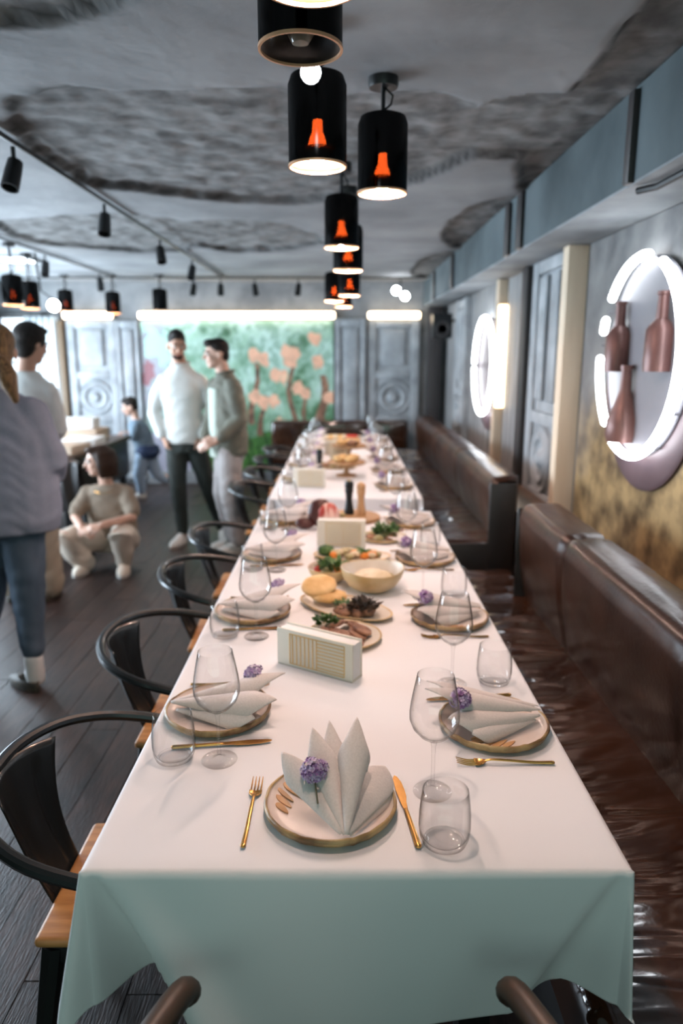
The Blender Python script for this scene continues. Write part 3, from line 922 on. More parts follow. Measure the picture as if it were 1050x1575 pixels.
# bench across the back, left and right of the table end
t = thing('leather_bench', 'short dark leather bench across the back wall behind the far table end', 'bench')
for x0, x1 in ((-0.85, 0.32), (0.34, 0.80)):
    MB().rbox(((x0 + x1) / 2, 8.62, 0.60), (x1 - x0 - 0.01, 0.16, 0.46), 0.05, 4).build('backrest', M['leather'], t)
MB().rbox((-0.03, 8.38, 0.43), (1.60, 0.46, 0.14), 0.04, 4).build('seat', M['leather'], t)
MB().rbox((-0.03, 8.44, 0.18), (1.56, 0.42, 0.36), 0.006).build('base', M['leather_dark'], t)
o = MB().rbox((1.15, 4.4, 0.70), (0.285, 8.4, 0.04), 0.006).build('trim_3', M['ledge']); struct(o)
o = MB().rbox((1.15, 4.4, 0.34), (0.28, 8.4, 0.66), 0.006).build('trim_4', M['ledge']); struct(o)


# ------------------------------------------------------------------ dining tables and cloths
TX0, TX1, TZ = -0.430, 0.482, 0.752


def table(label, y0, y1):
    t = thing('dining_table', label, 'table', ((TX0 + TX1) / 2, (y0 + y1) / 2, 0), 0, 'dining tables')
    hx, hy = (TX1 - TX0) / 2 - 0.004, (y1 - y0) / 2 - 0.004
    MB().rbox((0, 0, 0.732), (2 * hx, 2 * hy, 0.034), 0.005).build('tabletop', M['board'], t)
    for sx in (-1, 1):
        for sy in (-1, 1):
            MB().box((sx * (hx - 0.22), sy * (hy - 0.12), 0.358), (0.06, 0.06, 0.714)).build('leg', M['black'], t)
    MB().box((0, 0, 0.69), (0.06, 2 * hy - 0.3, 0.05)).box((0, hy - 0.12, 0.69), (2 * hx - 0.2, 0.04, 0.05)).box((0, -hy + 0.12, 0.69), (2 * hx - 0.2, 0.04, 0.05)).build('apron', M['black'], t)
    return t


def tablecloth(label, y0, y1, drop_f, drop_b, drop_s, seed):
    x0, x1 = TX0, TX1
    r = 0.012

    def down(d):
        """a flap of cloth length d leaving the edge: (out, down)"""
        if d < r * PI / 2:
            a = d / r
            return r * math.sin(a), r * (1 - math.cos(a))
        return r, r + d - r * PI / 2

    def fold(s, k):
        return noise.noise(Vector((s * 2.1, k * 7.1, seed))) * 0.8 + 0.5 * math.sin(s * 9 + seed + k) * 0.6

    def pt(x, y):
        dx = x0 - x if x < x0 else (x - x1 if x > x1 else 0)
        if x < x0:
            k = min(1, max(0, (y - y0 - 0.03) / 0.12)); k = k * k * (3 - 2 * k)
            dx *= 1 - k * (1 - 0.056 / drop_s)
        dy = y0 - y if y < y0 else (y - y1 if y > y1 else 0)
        sx = -1 if x < x0 else 1
        sy = -1 if y < y0 else 1
        cx_, cy_ = min(max(x, x0), x1), min(max(y, y0), y1)
        if dx == 0 and dy == 0:
            return (x, y, TZ + 0.0006 * noise.noise(Vector((x * 6, y * 6, seed))))
        if dx == 0 or dy == 0:
            d = dx + dy
            o, z = down(d)
            if dy > 0:
                w = cx_ - x0
                wl = 0.02 + 0.60 * z
                wr_ = 0.02 + 0.62 * z
                inn = 0.0
                if w < wl: inn = 0.40 * (1 - (2 * w / wl - 1) ** 2) ** 1.5
                if x1 - cx_ < wr_: inn = 0.24 * (1 - (2 * (x1 - cx_) / wr_ - 1) ** 2) ** 1.5
                e = min(w, x1 - cx_)
                f = fold(cx_, sy) * 0.20 * min(1, e * 5) + 0.10 * math.sin(PI * w / (x1 - x0)) - inn
                f += 0.10 * math.exp(-((w - wl - 0.02) / 0.05) ** 2)
                o += z * f
                return (cx_, cy_ + sy * o, TZ - z * (1 + 0.06 * math.sin(PI * w / (x1 - x0)) * (dy > 0)))
            s = min(cy_ - y0, y1 - cy_)
            kf = 0.30 if sx < 0 else 0.03
            f = 0.02 + 0.10 * fold(cy_, sx) * min(1, s * 5) + kf * math.exp(-(s / 0.06) ** 2)
            o += z * f * 0.5
            return (cx_ + sx * o, cy_, TZ - z)
        d = math.hypot(dx, dy)
        a = math.atan2(dy, dx)
        o, z = down(d)
        ear = math.sin(2 * a)
        kx = 0.16 if sx < 0 else 0.025
        bx = r + z * (kx + 0.06 * ear * (1 if sx < 0 else 0.3))
        by = r + z * (0.0 + 0.13 * ear)
        return (cx_ + sx * bx * math.cos(a) ** 0.7, cy_ + sy * by * math.sin(a) ** 0.7, TZ - z)

    def axis(a, b, d0, d1, st):
        def flap(d):
            q, k = [], 0.0
            while k < d:
                q.append(k); k += 0.004 if k < 0.03 else 0.016
            return q[1:] + [d]
        n = int((b - a) / st)
        return [a - k for k in reversed(flap(d0))] + [a + (b - a) * i / n for i in range(n + 1)] + [b + k for k in flap(d1)]
    def rest(p):
        """beside the bench the cloth comes to lie on the seat"""
        return (p[0], p[1], max(p[2], 0.482)) if p[0] > 0.40 else p
    xs = axis(x0, x1, drop_s, drop_s, 0.010)
    ys = axis(y0, y1, drop_f, drop_b, 0.028)
    vs = [rest(pt(x, y)) for y in ys for x in xs]
    n = len(xs)
    m = MB()
    m.add(vs, [(j * n + i, j * n + i + 1, (j + 1) * n + i + 1, (j + 1) * n + i) for j in range(len(ys) - 1) for i in range(n - 1)])
    o = m.build('tablecloth', M['cloth'], sharp=80)
    md = o.modifiers.new('thickness', 'SOLIDIFY'); md.thickness = 0.0014; md.offset = -1
    return tag(o, label, 'tablecloth', 'white tablecloths')


table('near dining table under a white cloth with black legs', 1.052, 3.86)
tablecloth('white cloth draped over the near table with hanging front corner folds', 1.052, 3.86, 0.275, 0.20, 0.22, 3.3)
table('far dining table under a white cloth, closer to the mural', 4.25, 7.60)
tablecloth('white cloth on the far table closer to the mural', 4.25, 7.60, 0.20, 0.2, 0.22, 8.1)


# ------------------------------------------------------------------ metal armchairs
def smooth_path(pts, n=6):
    pts = [Vector(p) for p in pts]
    out = []
    for i in range(len(pts) - 1):
        p0, p1, p2, p3 = pts[max(i - 1, 0)], pts[i], pts[i + 1], pts[min(i + 2, len(pts) - 1)]
        for k in range(n):
            t = k / n
            out.append(0.5 * ((2 * p1) + (p2 - p0) * t + (2 * p0 - 5 * p1 + 4 * p2 - p3) * t * t + (3 * p1 - p0 - 3 * p2 + p3) * t ** 3))
    out.append(pts[-1])
    return out


def make_chair():
    """faces +X, origin on the floor under the seat"""
    t = thing('metal_armchair', '', 'chair')
    MB().rbox((0, 0, 0.452), (0.37, 0.37, 0.024), 0.011, 3).build('seat', M['seat_wood'], t)
    MB().rbox((0, 0, 0.415), (0.345, 0.345, 0.048), 0.010, 2).build('apron', M['chair_metal'], t)
    for sx in (-1, 1):
        for sy in (-1, 1):
            MB().tube([(sx * 0.155, sy * 0.155, 0.43), (sx * 0.185, sy * 0.185, 0.2), (sx * 0.205, sy * 0.205, 0.012)], [0.026, 0.021, 0.016], 8).build('leg', M['chair_metal'], t)
            MB().lathe([(0.001, 0), (0.02, 0), (0.02, 0.014), (0.001, 0.014)], 10, (sx * 0.205, sy * 0.205, 0)).build('foot', M['black'], t)
    half = [(0.17, 0.195, 0.40), (0.175, 0.225, 0.52), (0.15, 0.262, 0.625), (0.08, 0.283, 0.66), (-0.03, 0.293, 0.683), (-0.15, 0.270, 0.708), (-0.24, 0.205, 0.727), (-0.290, 0.105, 0.738), (-0.303, 0, 0.742)]
    full = half + [(x, -y, z) for x, y, z in reversed(half[:-1])]
    MB().tube(smooth_path(full, 5), 0.0135, 10).build('hoop', M['chair_metal'], t)

    def sp(u, v):
        # v 0 at the seat, 1 at the hoop; u across
        hw = 0.075 + 0.062 * v ** 2.2
        ang = (u - 0.5) * 2
        x = -0.165 - 0.13 * v - 0.02 * math.sin(v * PI) + 0.055 * (ang ** 2) * v
        bulge = 0.006 * math.exp(-((abs(ang) - 0.66) / 0.09) ** 2) * (1 if 0.12 < v < 0.88 else 0)
        return (x - bulge, ang * hw, 0.405 + (0.738 - 0.405 - 0.012 * ang ** 2 * v) * v)
    MB().grid(sp, 33, 20).build('backrest', M['chair_metal'], t, solid=0.004)
    return t


chair = make_chair()
CY_ = (1.39, 2.13, 2.84, 3.47, 4.72, 5.38, 6.02, 6.68)
CL = ['black metal armchair with oak seat nearest the front, beside the near table', 'second black metal armchair with oak seat from the front beside the near table', 'third black metal armchair from the front beside the near table',
      'fourth black metal armchair beside the far end of the near table', 'black metal armchair beside the far table, closest to the two men', 'second black metal armchair along the far table', 'third black metal armchair along the far table', 'last black metal armchair along the far table']
for yy, lb in zip(CY_, CL):
    put(chair, (-0.435 + random.uniform(-0.01, 0.01), yy, 0), R(random.uniform(-4, 4)), lb, 'metal armchairs')
for i, (x, y, a, lb) in enumerate(((-2.22, 5.72, 95, 'black metal armchair by the side table behind the crouching woman'), (-2.85, 5.62, 90, 'black metal armchair by the side table behind the ponytailed woman'))):
    put(chair, (x, y, 0), R(a), lb, 'metal armchairs')

t = thing('wooden_armchair', 'brown wooden armchair at the head of the near table, only its arm ends showing', 'chair', (0.011, 0.62, 0), R(90))
MB().rbox((0, 0, 0.445), (0.46, 0.48, 0.05), 0.02, 3).build('seat', M['leather'], t)
for sx, sy in ((-1, -1), (-1, 1), (1, -1), (1, 1)):
    MB().tube([(sx * 0.19, sy * 0.20, 0.43), (sx * 0.215, sy * 0.225, 0.0)], [0.024, 0.016], 10).build('leg', M['chair_wood'], t)
arm = [(0.315, 0.252, 0.622), (0.285, 0.262, 0.640), (0.15, 0.300, 0.660), (0.0, 0.318, 0.68), (-0.13, 0.29, 0.70), (-0.23, 0.20, 0.72), (-0.275, 0.10, 0.73), (-0.285, 0, 0.735)]
MB().tube(smooth_path(arm + [(x, -y, z) for x, y, z in reversed(arm[:-1])], 5), 0.021, 12, round_ends=True).build('arm_bow', M['chair_wood'], t)
for sy in (-1, 1):
    MB().tube([(0.12, sy * 0.225, 0.43), (0.16, sy * 0.303, 0.66)], [0.018, 0.015], 10).build('arm_post', M['chair_wood'], t)
MB().grid(lambda u, v: (-0.20 - 0.08 * v + 0.04 * (2 * u - 1) ** 2, (u - 0.5) * 0.30, 0.46 + 0.27 * v), 14, 8).build('backrest', M['leather'], t, solid=0.03)

# ------------------------------------------------------------------ side table with boxes
t = thing('side_table', 'dark side table holding boxes near the window side', 'table', (-2.80, 6.85, 0))
MB().rbox((0, 0, 0.73), (1.05, 1.75, 0.04), 0.006).build('tabletop', M['chair_wood'], t)
for sx in (-1, 1):
    for sy in (-1, 1):
        MB().box((sx * 0.44, sy * 0.78, 0.355), (0.06, 0.06, 0.71)).build('leg', M['black'], t)
MB().rbox((0, 0, 0.52), (0.98, 1.66, 0.38), 0.005).build('apron', M['leather_dark'], t)


def carton(label, x, y, z, s, rz, m):
    t = thing('carton', label, 'box', (x, y, z), rz, 'boxes on the side table')
    MB().rbox((0, 0, s[2] * 0.42), (s[0], s[1], s[2] * 0.84), 0.003).build('tray', m, t)
    MB().rbox((0, 0, s[2] * 0.87), (s[0] + 0.006, s[1] + 0.006, s[2] * 0.26), 0.003).build('lid', m, t)


carton('white box on the side table, topmost of a stack', -2.68, 7.25, 0.871, (0.40, 0.30, 0.10), 0.1, M['paper'])
carton('kraft box under the white one on the side table', -2.66, 7.22, 0.751, (0.5, 0.4, 0.118), 0.0, M['kraft'])
carton('flat kraft box at the near corner of the side table', -2.52, 6.34, 0.751, (0.44, 0.34, 0.07), -0.15, M['kraft'])
carton('pale low box by the aisle edge of the side table', -2.45, 6.80, 0.751, (0.30, 0.38, 0.075), 0.05, M['paper'])
# a dark coat thrown over the near chair
def coat(u, v):
    x = -2.22 + (u - 0.5) * 0.46
    s = v * 1.0
    if s < 0.38: y, z = 5.375 - 0.03 * math.sin(s * 8), 0.42 + s * 0.93
    elif s < 0.52:
        a = (s - 0.38) / 0.14 * PI; y, z = 5.415 - 0.045 * math.cos(a), 0.765 + 0.03 * math.sin(a)
    else: y, z = 5.465 + 0.02 * math.sin(s * 9), 0.765 - (s - 0.52) * 0.6
    return (x, y + 0.018 * math.sin(u * 22 + v * 4), z + 0.01 * math.sin(u * 9))
o = MB().grid(coat, 40, 40).build('coat', M['leather_dark'], solid=0.006); tag(o, 'dark coat hung over the chair behind the crouching woman', 'coat')

# ------------------------------------------------------------------ tableware
def make_plate():
    t = thing('plate', '', 'plate')
    n = 72

    def wob(a, k=1.0):
        return 1 + k * (0.010 * noise.noise(Vector((math.cos(a) * 5, math.sin(a) * 5, 1))) + 0.006 * noise.noise(Vector((math.cos(a) * 16, math.sin(a) * 16, 4))))
    def rg(prof, zn=0.0):
        return [[Vector((r * wob(2 * PI * j / n) * math.cos(2 * PI * j / n), r * wob(2 * PI * j / n) * math.sin(2 * PI * j / n), z + zn * noise.noise(Vector((math.cos(2 * PI * j / n) * 11, math.sin(2 * PI * j / n) * 11, 2))))) for j in range(n)] for r, z in prof]
    MB().rings(rg([(0.001, 0.0095), (0.06, 0.0095), (0.100, 0.0105), (0.112, 0.013), (0.1185, 0.0185), (0.1200, 0.0215)]), cap1=False).build('dish', M['plate_in'], t, sharp=60)
    MB().rings(rg([(0.1195, 0.0215), (0.1215, 0.0238), (0.1255, 0.0225), (0.1265, 0.018), (0.122, 0.008), (0.105, 0.0015), (0.08, 0.0), (0.001, 0.0)], 0.0026), cap0=False).build('rim', M['plate_rim'], t, sharp=60)
    return t


plate = make_plate()


def strokes(parent):
    for (a, r0, ln, wd) in ((164, 0.091, 0.054, 0.009), (177, 0.089, 0.050, 0.012), (150, 0.084, 0.066, 0.018), (190, 0.092, 0.040, 0.012), (140, 0.078, 0.036, 0.005)):
        c = Vector((r0 * math.cos(R(a)), r0 * math.sin(R(a)), 0.0))
        pts = []
        dirv = Vector((0.62, -0.78, 0)).normalized()
        sd = Vector((-dirv.y, dirv.x, 0))
        for k in range(20):
            q = 2 * PI * k / 20
            pts.append(c + dirv * (math.cos(q) * ln / 2) + sd * (math.sin(q) * wd / 2 * (1 - 0.4 * math.cos(q))))
        m = MB(); m.add([(p.x, p.y, 0.0128 + 0.0012 * (p.length > 0.105)) for p in pts] + [(p.x, p.y, 0.0102) for p in pts], [tuple(range(20))] + [(k, (k + 1) % 20, 20 + (k + 1) % 20, 20 + k) for k in range(20)])
        m.build('glaze_stroke', M['stroke'], parent)['label'] = 'amber brush stroke on the plate'


def leaf_sheet(apex, tip, width, roll=0.0, curl=0.55, pointy=0.30, wrap=1.0, flare=1.0):
    """a napkin fold: a half-rolled cone of cloth from the apex up to a leaf-shaped end"""
    apex, tip = Vector(apex), Vector(tip)
    d = (tip - apex); ln = d.length; d.normalize()
    up = Vector((0, -0.35, 1)); side = d.cross(up).normalized(); nrm = side.cross(d).normalized()
    if roll:
        Mx = Matrix.Rotation(roll, 3, d); side = Mx @ side; nrm = Mx @ nrm

    def fn(u, v):
        s = (u - 0.5) * 2
        wv = width * (0.06 + 0.94 * min(1, (v * 1.18)) ** 0.92) * (1 - 0.22 * max(0, v - 0.72) / 0.28)
        lv = v * ln * (1 - pointy * 1.25 * abs(s) ** 1.05 * v ** 4)
        ang = s * wrap * 1.25
        x = math.sin(ang) / math.sin(1.25) if wrap <= 1.0 else math.sin(ang)
        z = (math.cos(ang) - 0.3) * curl
        return apex + d * lv + side * (x * wv * 0.5) + nrm * (z * wv * 0.5 * (1 if v > 0 else 0)) 
    return MB().grid(fn, 25, 30)


def make_napkin():
    t = thing('napkin', '', 'napkin')
    ap = (0.030, -0.112, 0.026)
    f = leaf_sheet(ap, (0.052, 0.078, 0.140), 0.068, curl=0.85, wrap=1.3, pointy=0.36); f.build('fold', M['napkin'], t, sharp=80, solid=0.0022)
    f = leaf_sheet((0.020, -0.104, 0.022), (-0.093, 0.050, 0.085), 0.060, curl=0.60, wrap=1.15, roll=R(-20), pointy=0.22); f.build('fold', M['napkin'], t, sharp=80, solid=0.0022)
    f = leaf_sheet((0.026, -0.104, 0.020), (-0.036, 0.078, 0.118), 0.064, curl=0.8, wrap=1.2, roll=R(-4), pointy=0.30); f.build('fold', M['napkin'], t, sharp=80, solid=0.0022)
    f = leaf_sheet((0.028, -0.096, 0.018), (-0.004, 0.105, 0.120), 0.056, curl=0.7, wrap=1.1); f.build('fold', M['napkin'], t, sharp=80, solid=0.0022)
    f = leaf_sheet((0.034, -0.106, 0.026), (0.104, 0.058, 0.046), 0.078, curl=0.42, pointy=0.10, wrap=1.0, roll=R(18)); f.build('fold', M['napkin'], t, sharp=80, solid=0.0025)
    f = leaf_sheet((0.036, -0.106, 0.020), (0.112, 0.030, 0.026), 0.050, curl=0.5, pointy=0.12, wrap=1.25, roll=R(28)); f.build('fold', M['napkin'], t, sharp=80, solid=0.0025)
    return t


def make_napkin_flat():
    """the same fold pressed lower, its thick rolls lying out towards the middle of the table"""
    t = thing('napkin', '', 'napkin')
    for ap, tp, wd, cu, ro, po in (((0.02, -0.108, 0.044), (0.075, 0.150, 0.062), 0.082, 0.80, 20, 0.25), ((0.012, -0.110, 0.040), (-0.008, 0.165, 0.082), 0.088, 0.85, 4, 0.30),
                                   ((0.0, -0.106, 0.032), (-0.070, 0.120, 0.048), 0.078, 0.80, -12, 0.22), ((0.026, -0.095, 0.026), (0.096, 0.100, 0.034), 0.060, 0.6, 26, 0.18), ((-0.006, -0.095, 0.024), (-0.092, 0.070, 0.030), 0.052, 0.7, -22, 0.15)):
        leaf_sheet(ap, tp, wd, curl=cu, wrap=1.3, roll=R(ro), pointy=po).build('fold', M['napkin'], t, sharp=80, solid=0.0022)
    return t


def make_lilac(n=95, seed=2):
    rnd = random.Random(seed)
    t = thing('lilac_sprig', '', 'flower')
    m, nt, b = base_mat('lilac_petal')
    at = node(nt, 'ShaderNodeVertexColor'); at.layer_name = 'tint'
    nt.links.new(at.outputs[0], b.inputs['Base Color']); b.inputs['Roughness'].default_value = 0.6
    vs, fs, cs = [], [], []
    for i in range(n):
        z = rnd.uniform(-0.55, 1); a = rnd.uniform(0, 2 * PI); r = math.sqrt(max(0, 1 - z * z))
        d = Vector((r * math.cos(a), r * math.sin(a), z))
        p = Vector((d.x * 0.025, d.y * 0.023, d.z * 0.021 + 0.022)) * rnd.uniform(0.86, 1.08)
        u = d.cross(Vector((0.3, 0.5, 0.7))).normalized(); v = d.cross(u)
        rot = rnd.uniform(0, PI); sz = rnd.uniform(0.0055, 0.0078)
        c = rnd.choice(((0.36, 0.22, 0.46), (0.50, 0.36, 0.58), (0.64, 0.52, 0.70), (0.28, 0.13, 0.34), (0.56, 0.45, 0.66)))
        for k in range(4):
            a2 = rot + k * PI / 2
            e = u * math.cos(a2) + v * math.sin(a2); g = u * -math.sin(a2) + v * math.cos(a2)
            o = len(vs)
            vs += [p, p + e * sz * 0.55 + g * sz * 0.42 + d * 0.001, p + e * sz + d * 0.0022, p + e * sz * 0.55 - g * sz * 0.42 + d * 0.001]
            fs.append((o, o + 1, o + 2, o + 3)); k2 = rnd.uniform(0.85, 1.15)
            cs += [(c[0] * 0.6, c[1] * 0.5, c[2] * 0.6, 1)] + [(min(1, q * k2) if q < 1 else 1) for q in ()] * 0 + [(c[0] * k2, c[1] * k2, c[2] * k2, 1)] * 3
    me = bpy.data.meshes.new('florets'); me.from_pydata([tuple(p) for p in vs], [], fs)
    ca = me.color_attributes.new('tint', 'FLOAT_COLOR', 'POINT'); ca.data.foreach_set('color', [x for c in cs for x in c])
    me.materials.append(m)
    o = bpy.data.objects.new('florets', me); COL.objects.link(o); o.parent = t; o['kind'] = 'stuff'
    MB().ell((0, 0, 0.02), (0.019, 0.017, 0.016)).build('flower_core', M['stem_purple'], t)
    MB().tube([(0.0, 0.0, 0.015), (0.003, -0.02, 0.0), (0.008, -0.05, -0.012)], 0.0018, 6).build('stem', M['stem'], t)
    return t


M['stem_purple'] = mat('lilac_core', (0.12, 0.05, 0.13), 0.8)
napkin, napkin_flat = make_napkin(), make_napkin_flat()
lilac = make_lilac()


def make_fork():
    """lies along +Y, tines at +Y, length 0.2"""
    t = thing('fork', '', 'fork')
    h = smooth_path([(0, -0.100, 0.0045), (0, -0.06, 0.0045), (0, 0.0, 0.009), (0, 0.028, 0.010), (0, 0.042, 0.0075)], 5)
    n = len(h)
    MB().tube(h, [0.0052 - 0.0026 * (i / n) ** 0.7 for i in range(n)], 10, round_ends=True, flat=0.62).build('handle', M['gold'], t)

    def pal(u, v):
        s = (u - 0.5) * 2
        wv = 0.003 + 0.0095 * min(1, v * 1.5) ** 0.7
        return (s * wv, 0.040 + 0.024 * v, 0.0078 - 0.005 * math.sin(v * PI * 0.6) + 0.0022 * s * s * v)
    MB().grid(pal, 13, 10).build('neck', M['gold'], t, solid=0.0018)
    for k in range(4):
        x = (k - 1.5) * 0.0066
        MB().tube(smooth_path([(x * 0.95, 0.061, 0.0035), (x, 0.08, 0.0032), (x, 0.103, 0.0095)], 4), [0.0017, 0.0016, 0.0016, 0.0015, 0.0015, 0.0014, 0.0012, 0.001, 0.0008], 6).build('tine', M['gold'], t)
    return t


def make_knife():
    """lies along +Y, blade at +Y"""
    t = thing('knife', '', 'knife')
    h = [(0, -0.105 + 0.105 * k / 10, 0.005) for k in range(11)]
    MB().tube(h, [0.0062 - 0.0022 * k / 10 for k in range(11)], 10, round_ends=True, flat=0.7).build('handle', M['gold'], t)
    prof = [(0.004, 0.0), (0.0052, 0.02), (0.0088, 0.035), (0.0098, 0.06), (0.0085, 0.085), (0.004, 0.104), (-0.001, 0.110), (-0.0055, 0.10), (-0.0075, 0.06), (-0.006, 0.02), (-0.004, 0.0)]
    MB().prism(prof, 0.0042, 0.0060).build('blade', M['gold'], t)
    return t


def make_wineglass():
    t = thing('wine_glass', '', 'glass')
    bowl = [(0.002, 0.112), (0.012, 0.113), (0.028, 0.124), (0.042, 0.140), (0.0485, 0.157), (0.0488, 0.172), (0.046, 0.195), (0.0405, 0.225), (0.0355, 0.250), (0.0352, 0.2505), (0.0346, 0.2500), (0.0396, 0.225), (0.0451, 0.195), (0.0479, 0.172), (0.0476, 0.158), (0.041, 0.1415), (0.027, 0.126), (0.011, 0.116), (0.002, 0.1155)]
    MB().lathe(bowl, 40).build('bowl', M['glass'], t, sharp=80)
    MB().lathe([(0.0045, 0.010), (0.0036, 0.03), (0.0034, 0.07), (0.0042, 0.10), (0.0075, 0.112)], 14, caps=False).build('stem', M['glass'], t, sharp=80)
    MB().lathe([(0.0045, 0.011), (0.010, 0.006), (0.022, 0.0034), (0.0375, 0.0026), (0.0385, 0.0016), (0.0375, 0.0006), (0.001, 0.0006)], 40).build('foot', M['glass'], t, sharp=80)
    return t


def make_tumbler():
    t = thing('tumbler', '', 'glass')
    pr = [(0.001, 0.0008), (0.030, 0.0008), (0.036, 0.004), (0.0405, 0.016), (0.0425, 0.032), (0.0420, 0.055), (0.0395, 0.080), (0.0372, 0.096), (0.0366, 0.0965), (0.0362, 0.096), (0.0386, 0.080), (0.0410, 0.055), (0.0415, 0.033), (0.0395, 0.019), (0.034, 0.011), (0.032, 0.0095), (0.001, 0.0095)]
    MB().lathe([(r * 1.08, z * 1.1) for r, z in pr], 44).build('wall', M['glass'], t, sharp=80)
    MB().tube([(0.0335 * math.cos(2 * PI * k / 36), 0.0335 * math.sin(2 * PI * k / 36), 0.006) for k in range(36)], 0.0028, 8, closed=True).build('base', M['glass'], t, sharp=80)
    return t


fork, knife, wine, tumbler = make_fork(), make_knife(), make_wineglass(), make_tumbler()
first_plate = []


def setting(x, y, rz, where, big=True, k=0, wine_at=(0.20, 0.055), tumbler_at=(0.20, -0.06), with_knife=True):
    """a place setting whose diner sits at local -Y; rz turns it"""
    c, s = math.cos(rz), math.sin(rz)
    def g(lx, ly, z=TZ + 0.0005): return Vector((x + lx * c - ly * s, y + lx * s + ly * c, z))
    jit = random.uniform(-0.05, 0.05) if k else 0
    pl = put(plate, g(0, 0), rz + jit, f'cream plate with ragged brown rim {where}', 'rustic plates')
    if not first_plate:
        first_plate.append(pl)
    na = put(napkin_flat if k else napkin, g(0, 0), rz + jit * 2, f'folded greige napkin on the plate {where}', 'folded napkins')
    put(lilac, g(-0.030, -0.012, TZ + 0.066) if not k else g(-0.030, 0.085, TZ + 0.066), rz + jit * 5, f'purple lilac sprig tucked in the napkin {where}', 'lilac sprigs')
    put(fork, g(-0.150, -0.012 + (0.018 if k else 0)), rz + R(-1) + jit, f'gold fork beside the plate {where}', 'gold forks')
    if with_knife:
        put(knife, g(0.143, -0.008 + (0.040 if k else 0)), rz + R(7) + jit, f'gold knife beside the plate {where}', 'gold knives')
    put(wine, g(wine_at[0], wine_at[1]), rz, f'clear wine glass {where}', 'wine glasses')
    if tumbler_at:
        put(tumbler, g(tumbler_at[0], tumbler_at[1]), rz, f'clear stemless tumbler {where}', 'stemless tumblers')


setting(-0.021, 1.213, 0, 'at the head of the near table', wine_at=(0.201, 0.053), tumbler_at=(0.203, -0.098))
strokes(first_plate[0])
LW = ['first chair-side place of the near table', 'second chair-side place of the near table', 'third chair-side place of the near table', 'fourth chair-side place of the near table']
RW = [q.replace('chair-side', 'bench-side') for q in LW]
for k in range(4):
    setting(-0.296, (1.58, 2.264, 2.955, 3.64)[k], R(-90), 'at the ' + LW[k], k=k + 1, wine_at=(0.20, 0.035), tumbler_at=(0.195, -0.062))
    setting(0.352, (1.515, 2.206, 2.90, 3.56)[k], R(90), 'at the ' + RW[k], k=k + 1, wine_at=(0.225, 0.062), tumbler_at=(0.235, -0.050))
for k in range(5):
    setting(-0.29, 4.92 + 0.60 * k, R(-90), f'at the {ORD[k]} chair-side place of the far table', k=k + 1, wine_at=(0.20, 0.035), tumbler_at=(0.195, -0.06))
    setting(0.345, 4.60 + 0.64 * k, R(90), f'at the {ORD[k]} bench-side place of the far table', k=k + 1, wine_at=(0.2, 0.045), tumbler_at=(0.21, -0.05))


# ------------------------------------------------------------------ dishes in the middle of the tables
def napkin_box(label, x, y, rz, sx=0.245, sz=0.108):
    t = thing('napkin_holder', label, 'napkin box', (x, y, TZ + 0.0005), rz, 'cream napkin boxes')
    dp = 0.052
    m = MB()
    m.rbox((0, -dp / 2 + 0.003, sz / 2), (sx, 0.006, sz), 0.0015)
    m.build('front_panel', M['cream'], t)
    MB().rbox((0, dp / 2 - 0.003, sz / 2), (sx, 0.006, sz), 0.0015).build('back_panel', M['cream'], t)
    MB().rbox((0, 0, 0.003), (sx, dp, 0.006), 0.0015).build('base', M['cream'], t)
    MB().rbox((0, 0, sz / 2 + 0.001), (sx - 0.002, dp - 0.013, sz - 0.010), 0.003).build('paper_napkins', M['paper'], t)
    fr = MB()
    y0 = -dp / 2 - 0.0008
    wx0, wx1, z0, z1 = -sx * 0.32, sx * 0.40, sz * 0.10, sz * 0.90
    for a, b_ in (((wx0 + wx1) / 2, z0), ((wx0 + wx1) / 2, z1)): fr.box((a, y0, b_), (wx1 - wx0, 0.002, 0.0022))
    for xx in (wx0, wx1, (wx0 + wx1) / 2): fr.box((xx, y0, (z0 + z1) / 2), (0.0022, 0.002, z1 - z0))
    fr.build('gold_frame', M['gold_line'], t)
    for i in range(6):
        xx = wx0 + ((wx1 - wx0) / 2) * (i + 0.7) / 6.6
        MB().box((xx, y0, (z0 + z1) / 2), (0.0024, 0.002, z1 - z0 - 0.004)).build('gold_slat', M['gold_line'], t)
    for i in range(8):
        zz = z0 + (z1 - z0) * (i + 0.8) / 8.8
        MB().box((wx1 - (wx1 - wx0) / 4, y0, zz), ((wx1 - wx0) / 2 - 0.004, 0.002, 0.0022)).build('gold_slat', M['gold_line'], t)
    return t


napkin_box('cream napkin box with gold slatted window nearest the front of the table', -0.062, 1.83, R(-31.7))
napkin_box('cream napkin box behind the vegetable platter on the near table', 0.0, 3.13, R(-5), 0.215, 0.125)
napkin_box('cream napkin box at the near end of the far table', -0.21, 4.62, R(-6), 0.21, 0.12)
napkin_box('cream napkin box in the middle of the far table', -0.04, 6.15, R(-8), 0.21, 0.12)


def platter(name, label, x, y, rx, ry, rz, m='bowl', h=0.018, group='serving platters'):
    t = thing(name, label, 'platter', (x, y, TZ + 0.0005), rz, group)
    n = 56
    def rg(pr): return [[Vector((rx * q * math.cos(2 * PI * j / n), ry * q * math.sin(2 * PI * j / n), z * (1 + 0.06 * math.sin(5 * 2 * PI * j / n)))) for j in range(n)] for q, z in pr]
    MB().rings(rg([(0.001, 0.006), (0.6, 0.006), (0.84, 0.009), (0.95, h * 0.85)]), cap1=False).build('dish', M['bowl_in'], t, sharp=70)
    MB().rings(rg([(0.95, h * 0.85), (0.985, h), (1.0, h * 0.9), (0.93, h * 0.4), (0.75, 0.0), (0.001, 0.0)]), cap0=False).build('rim', M[m], t, sharp=70)
    return t


SEEN = {}


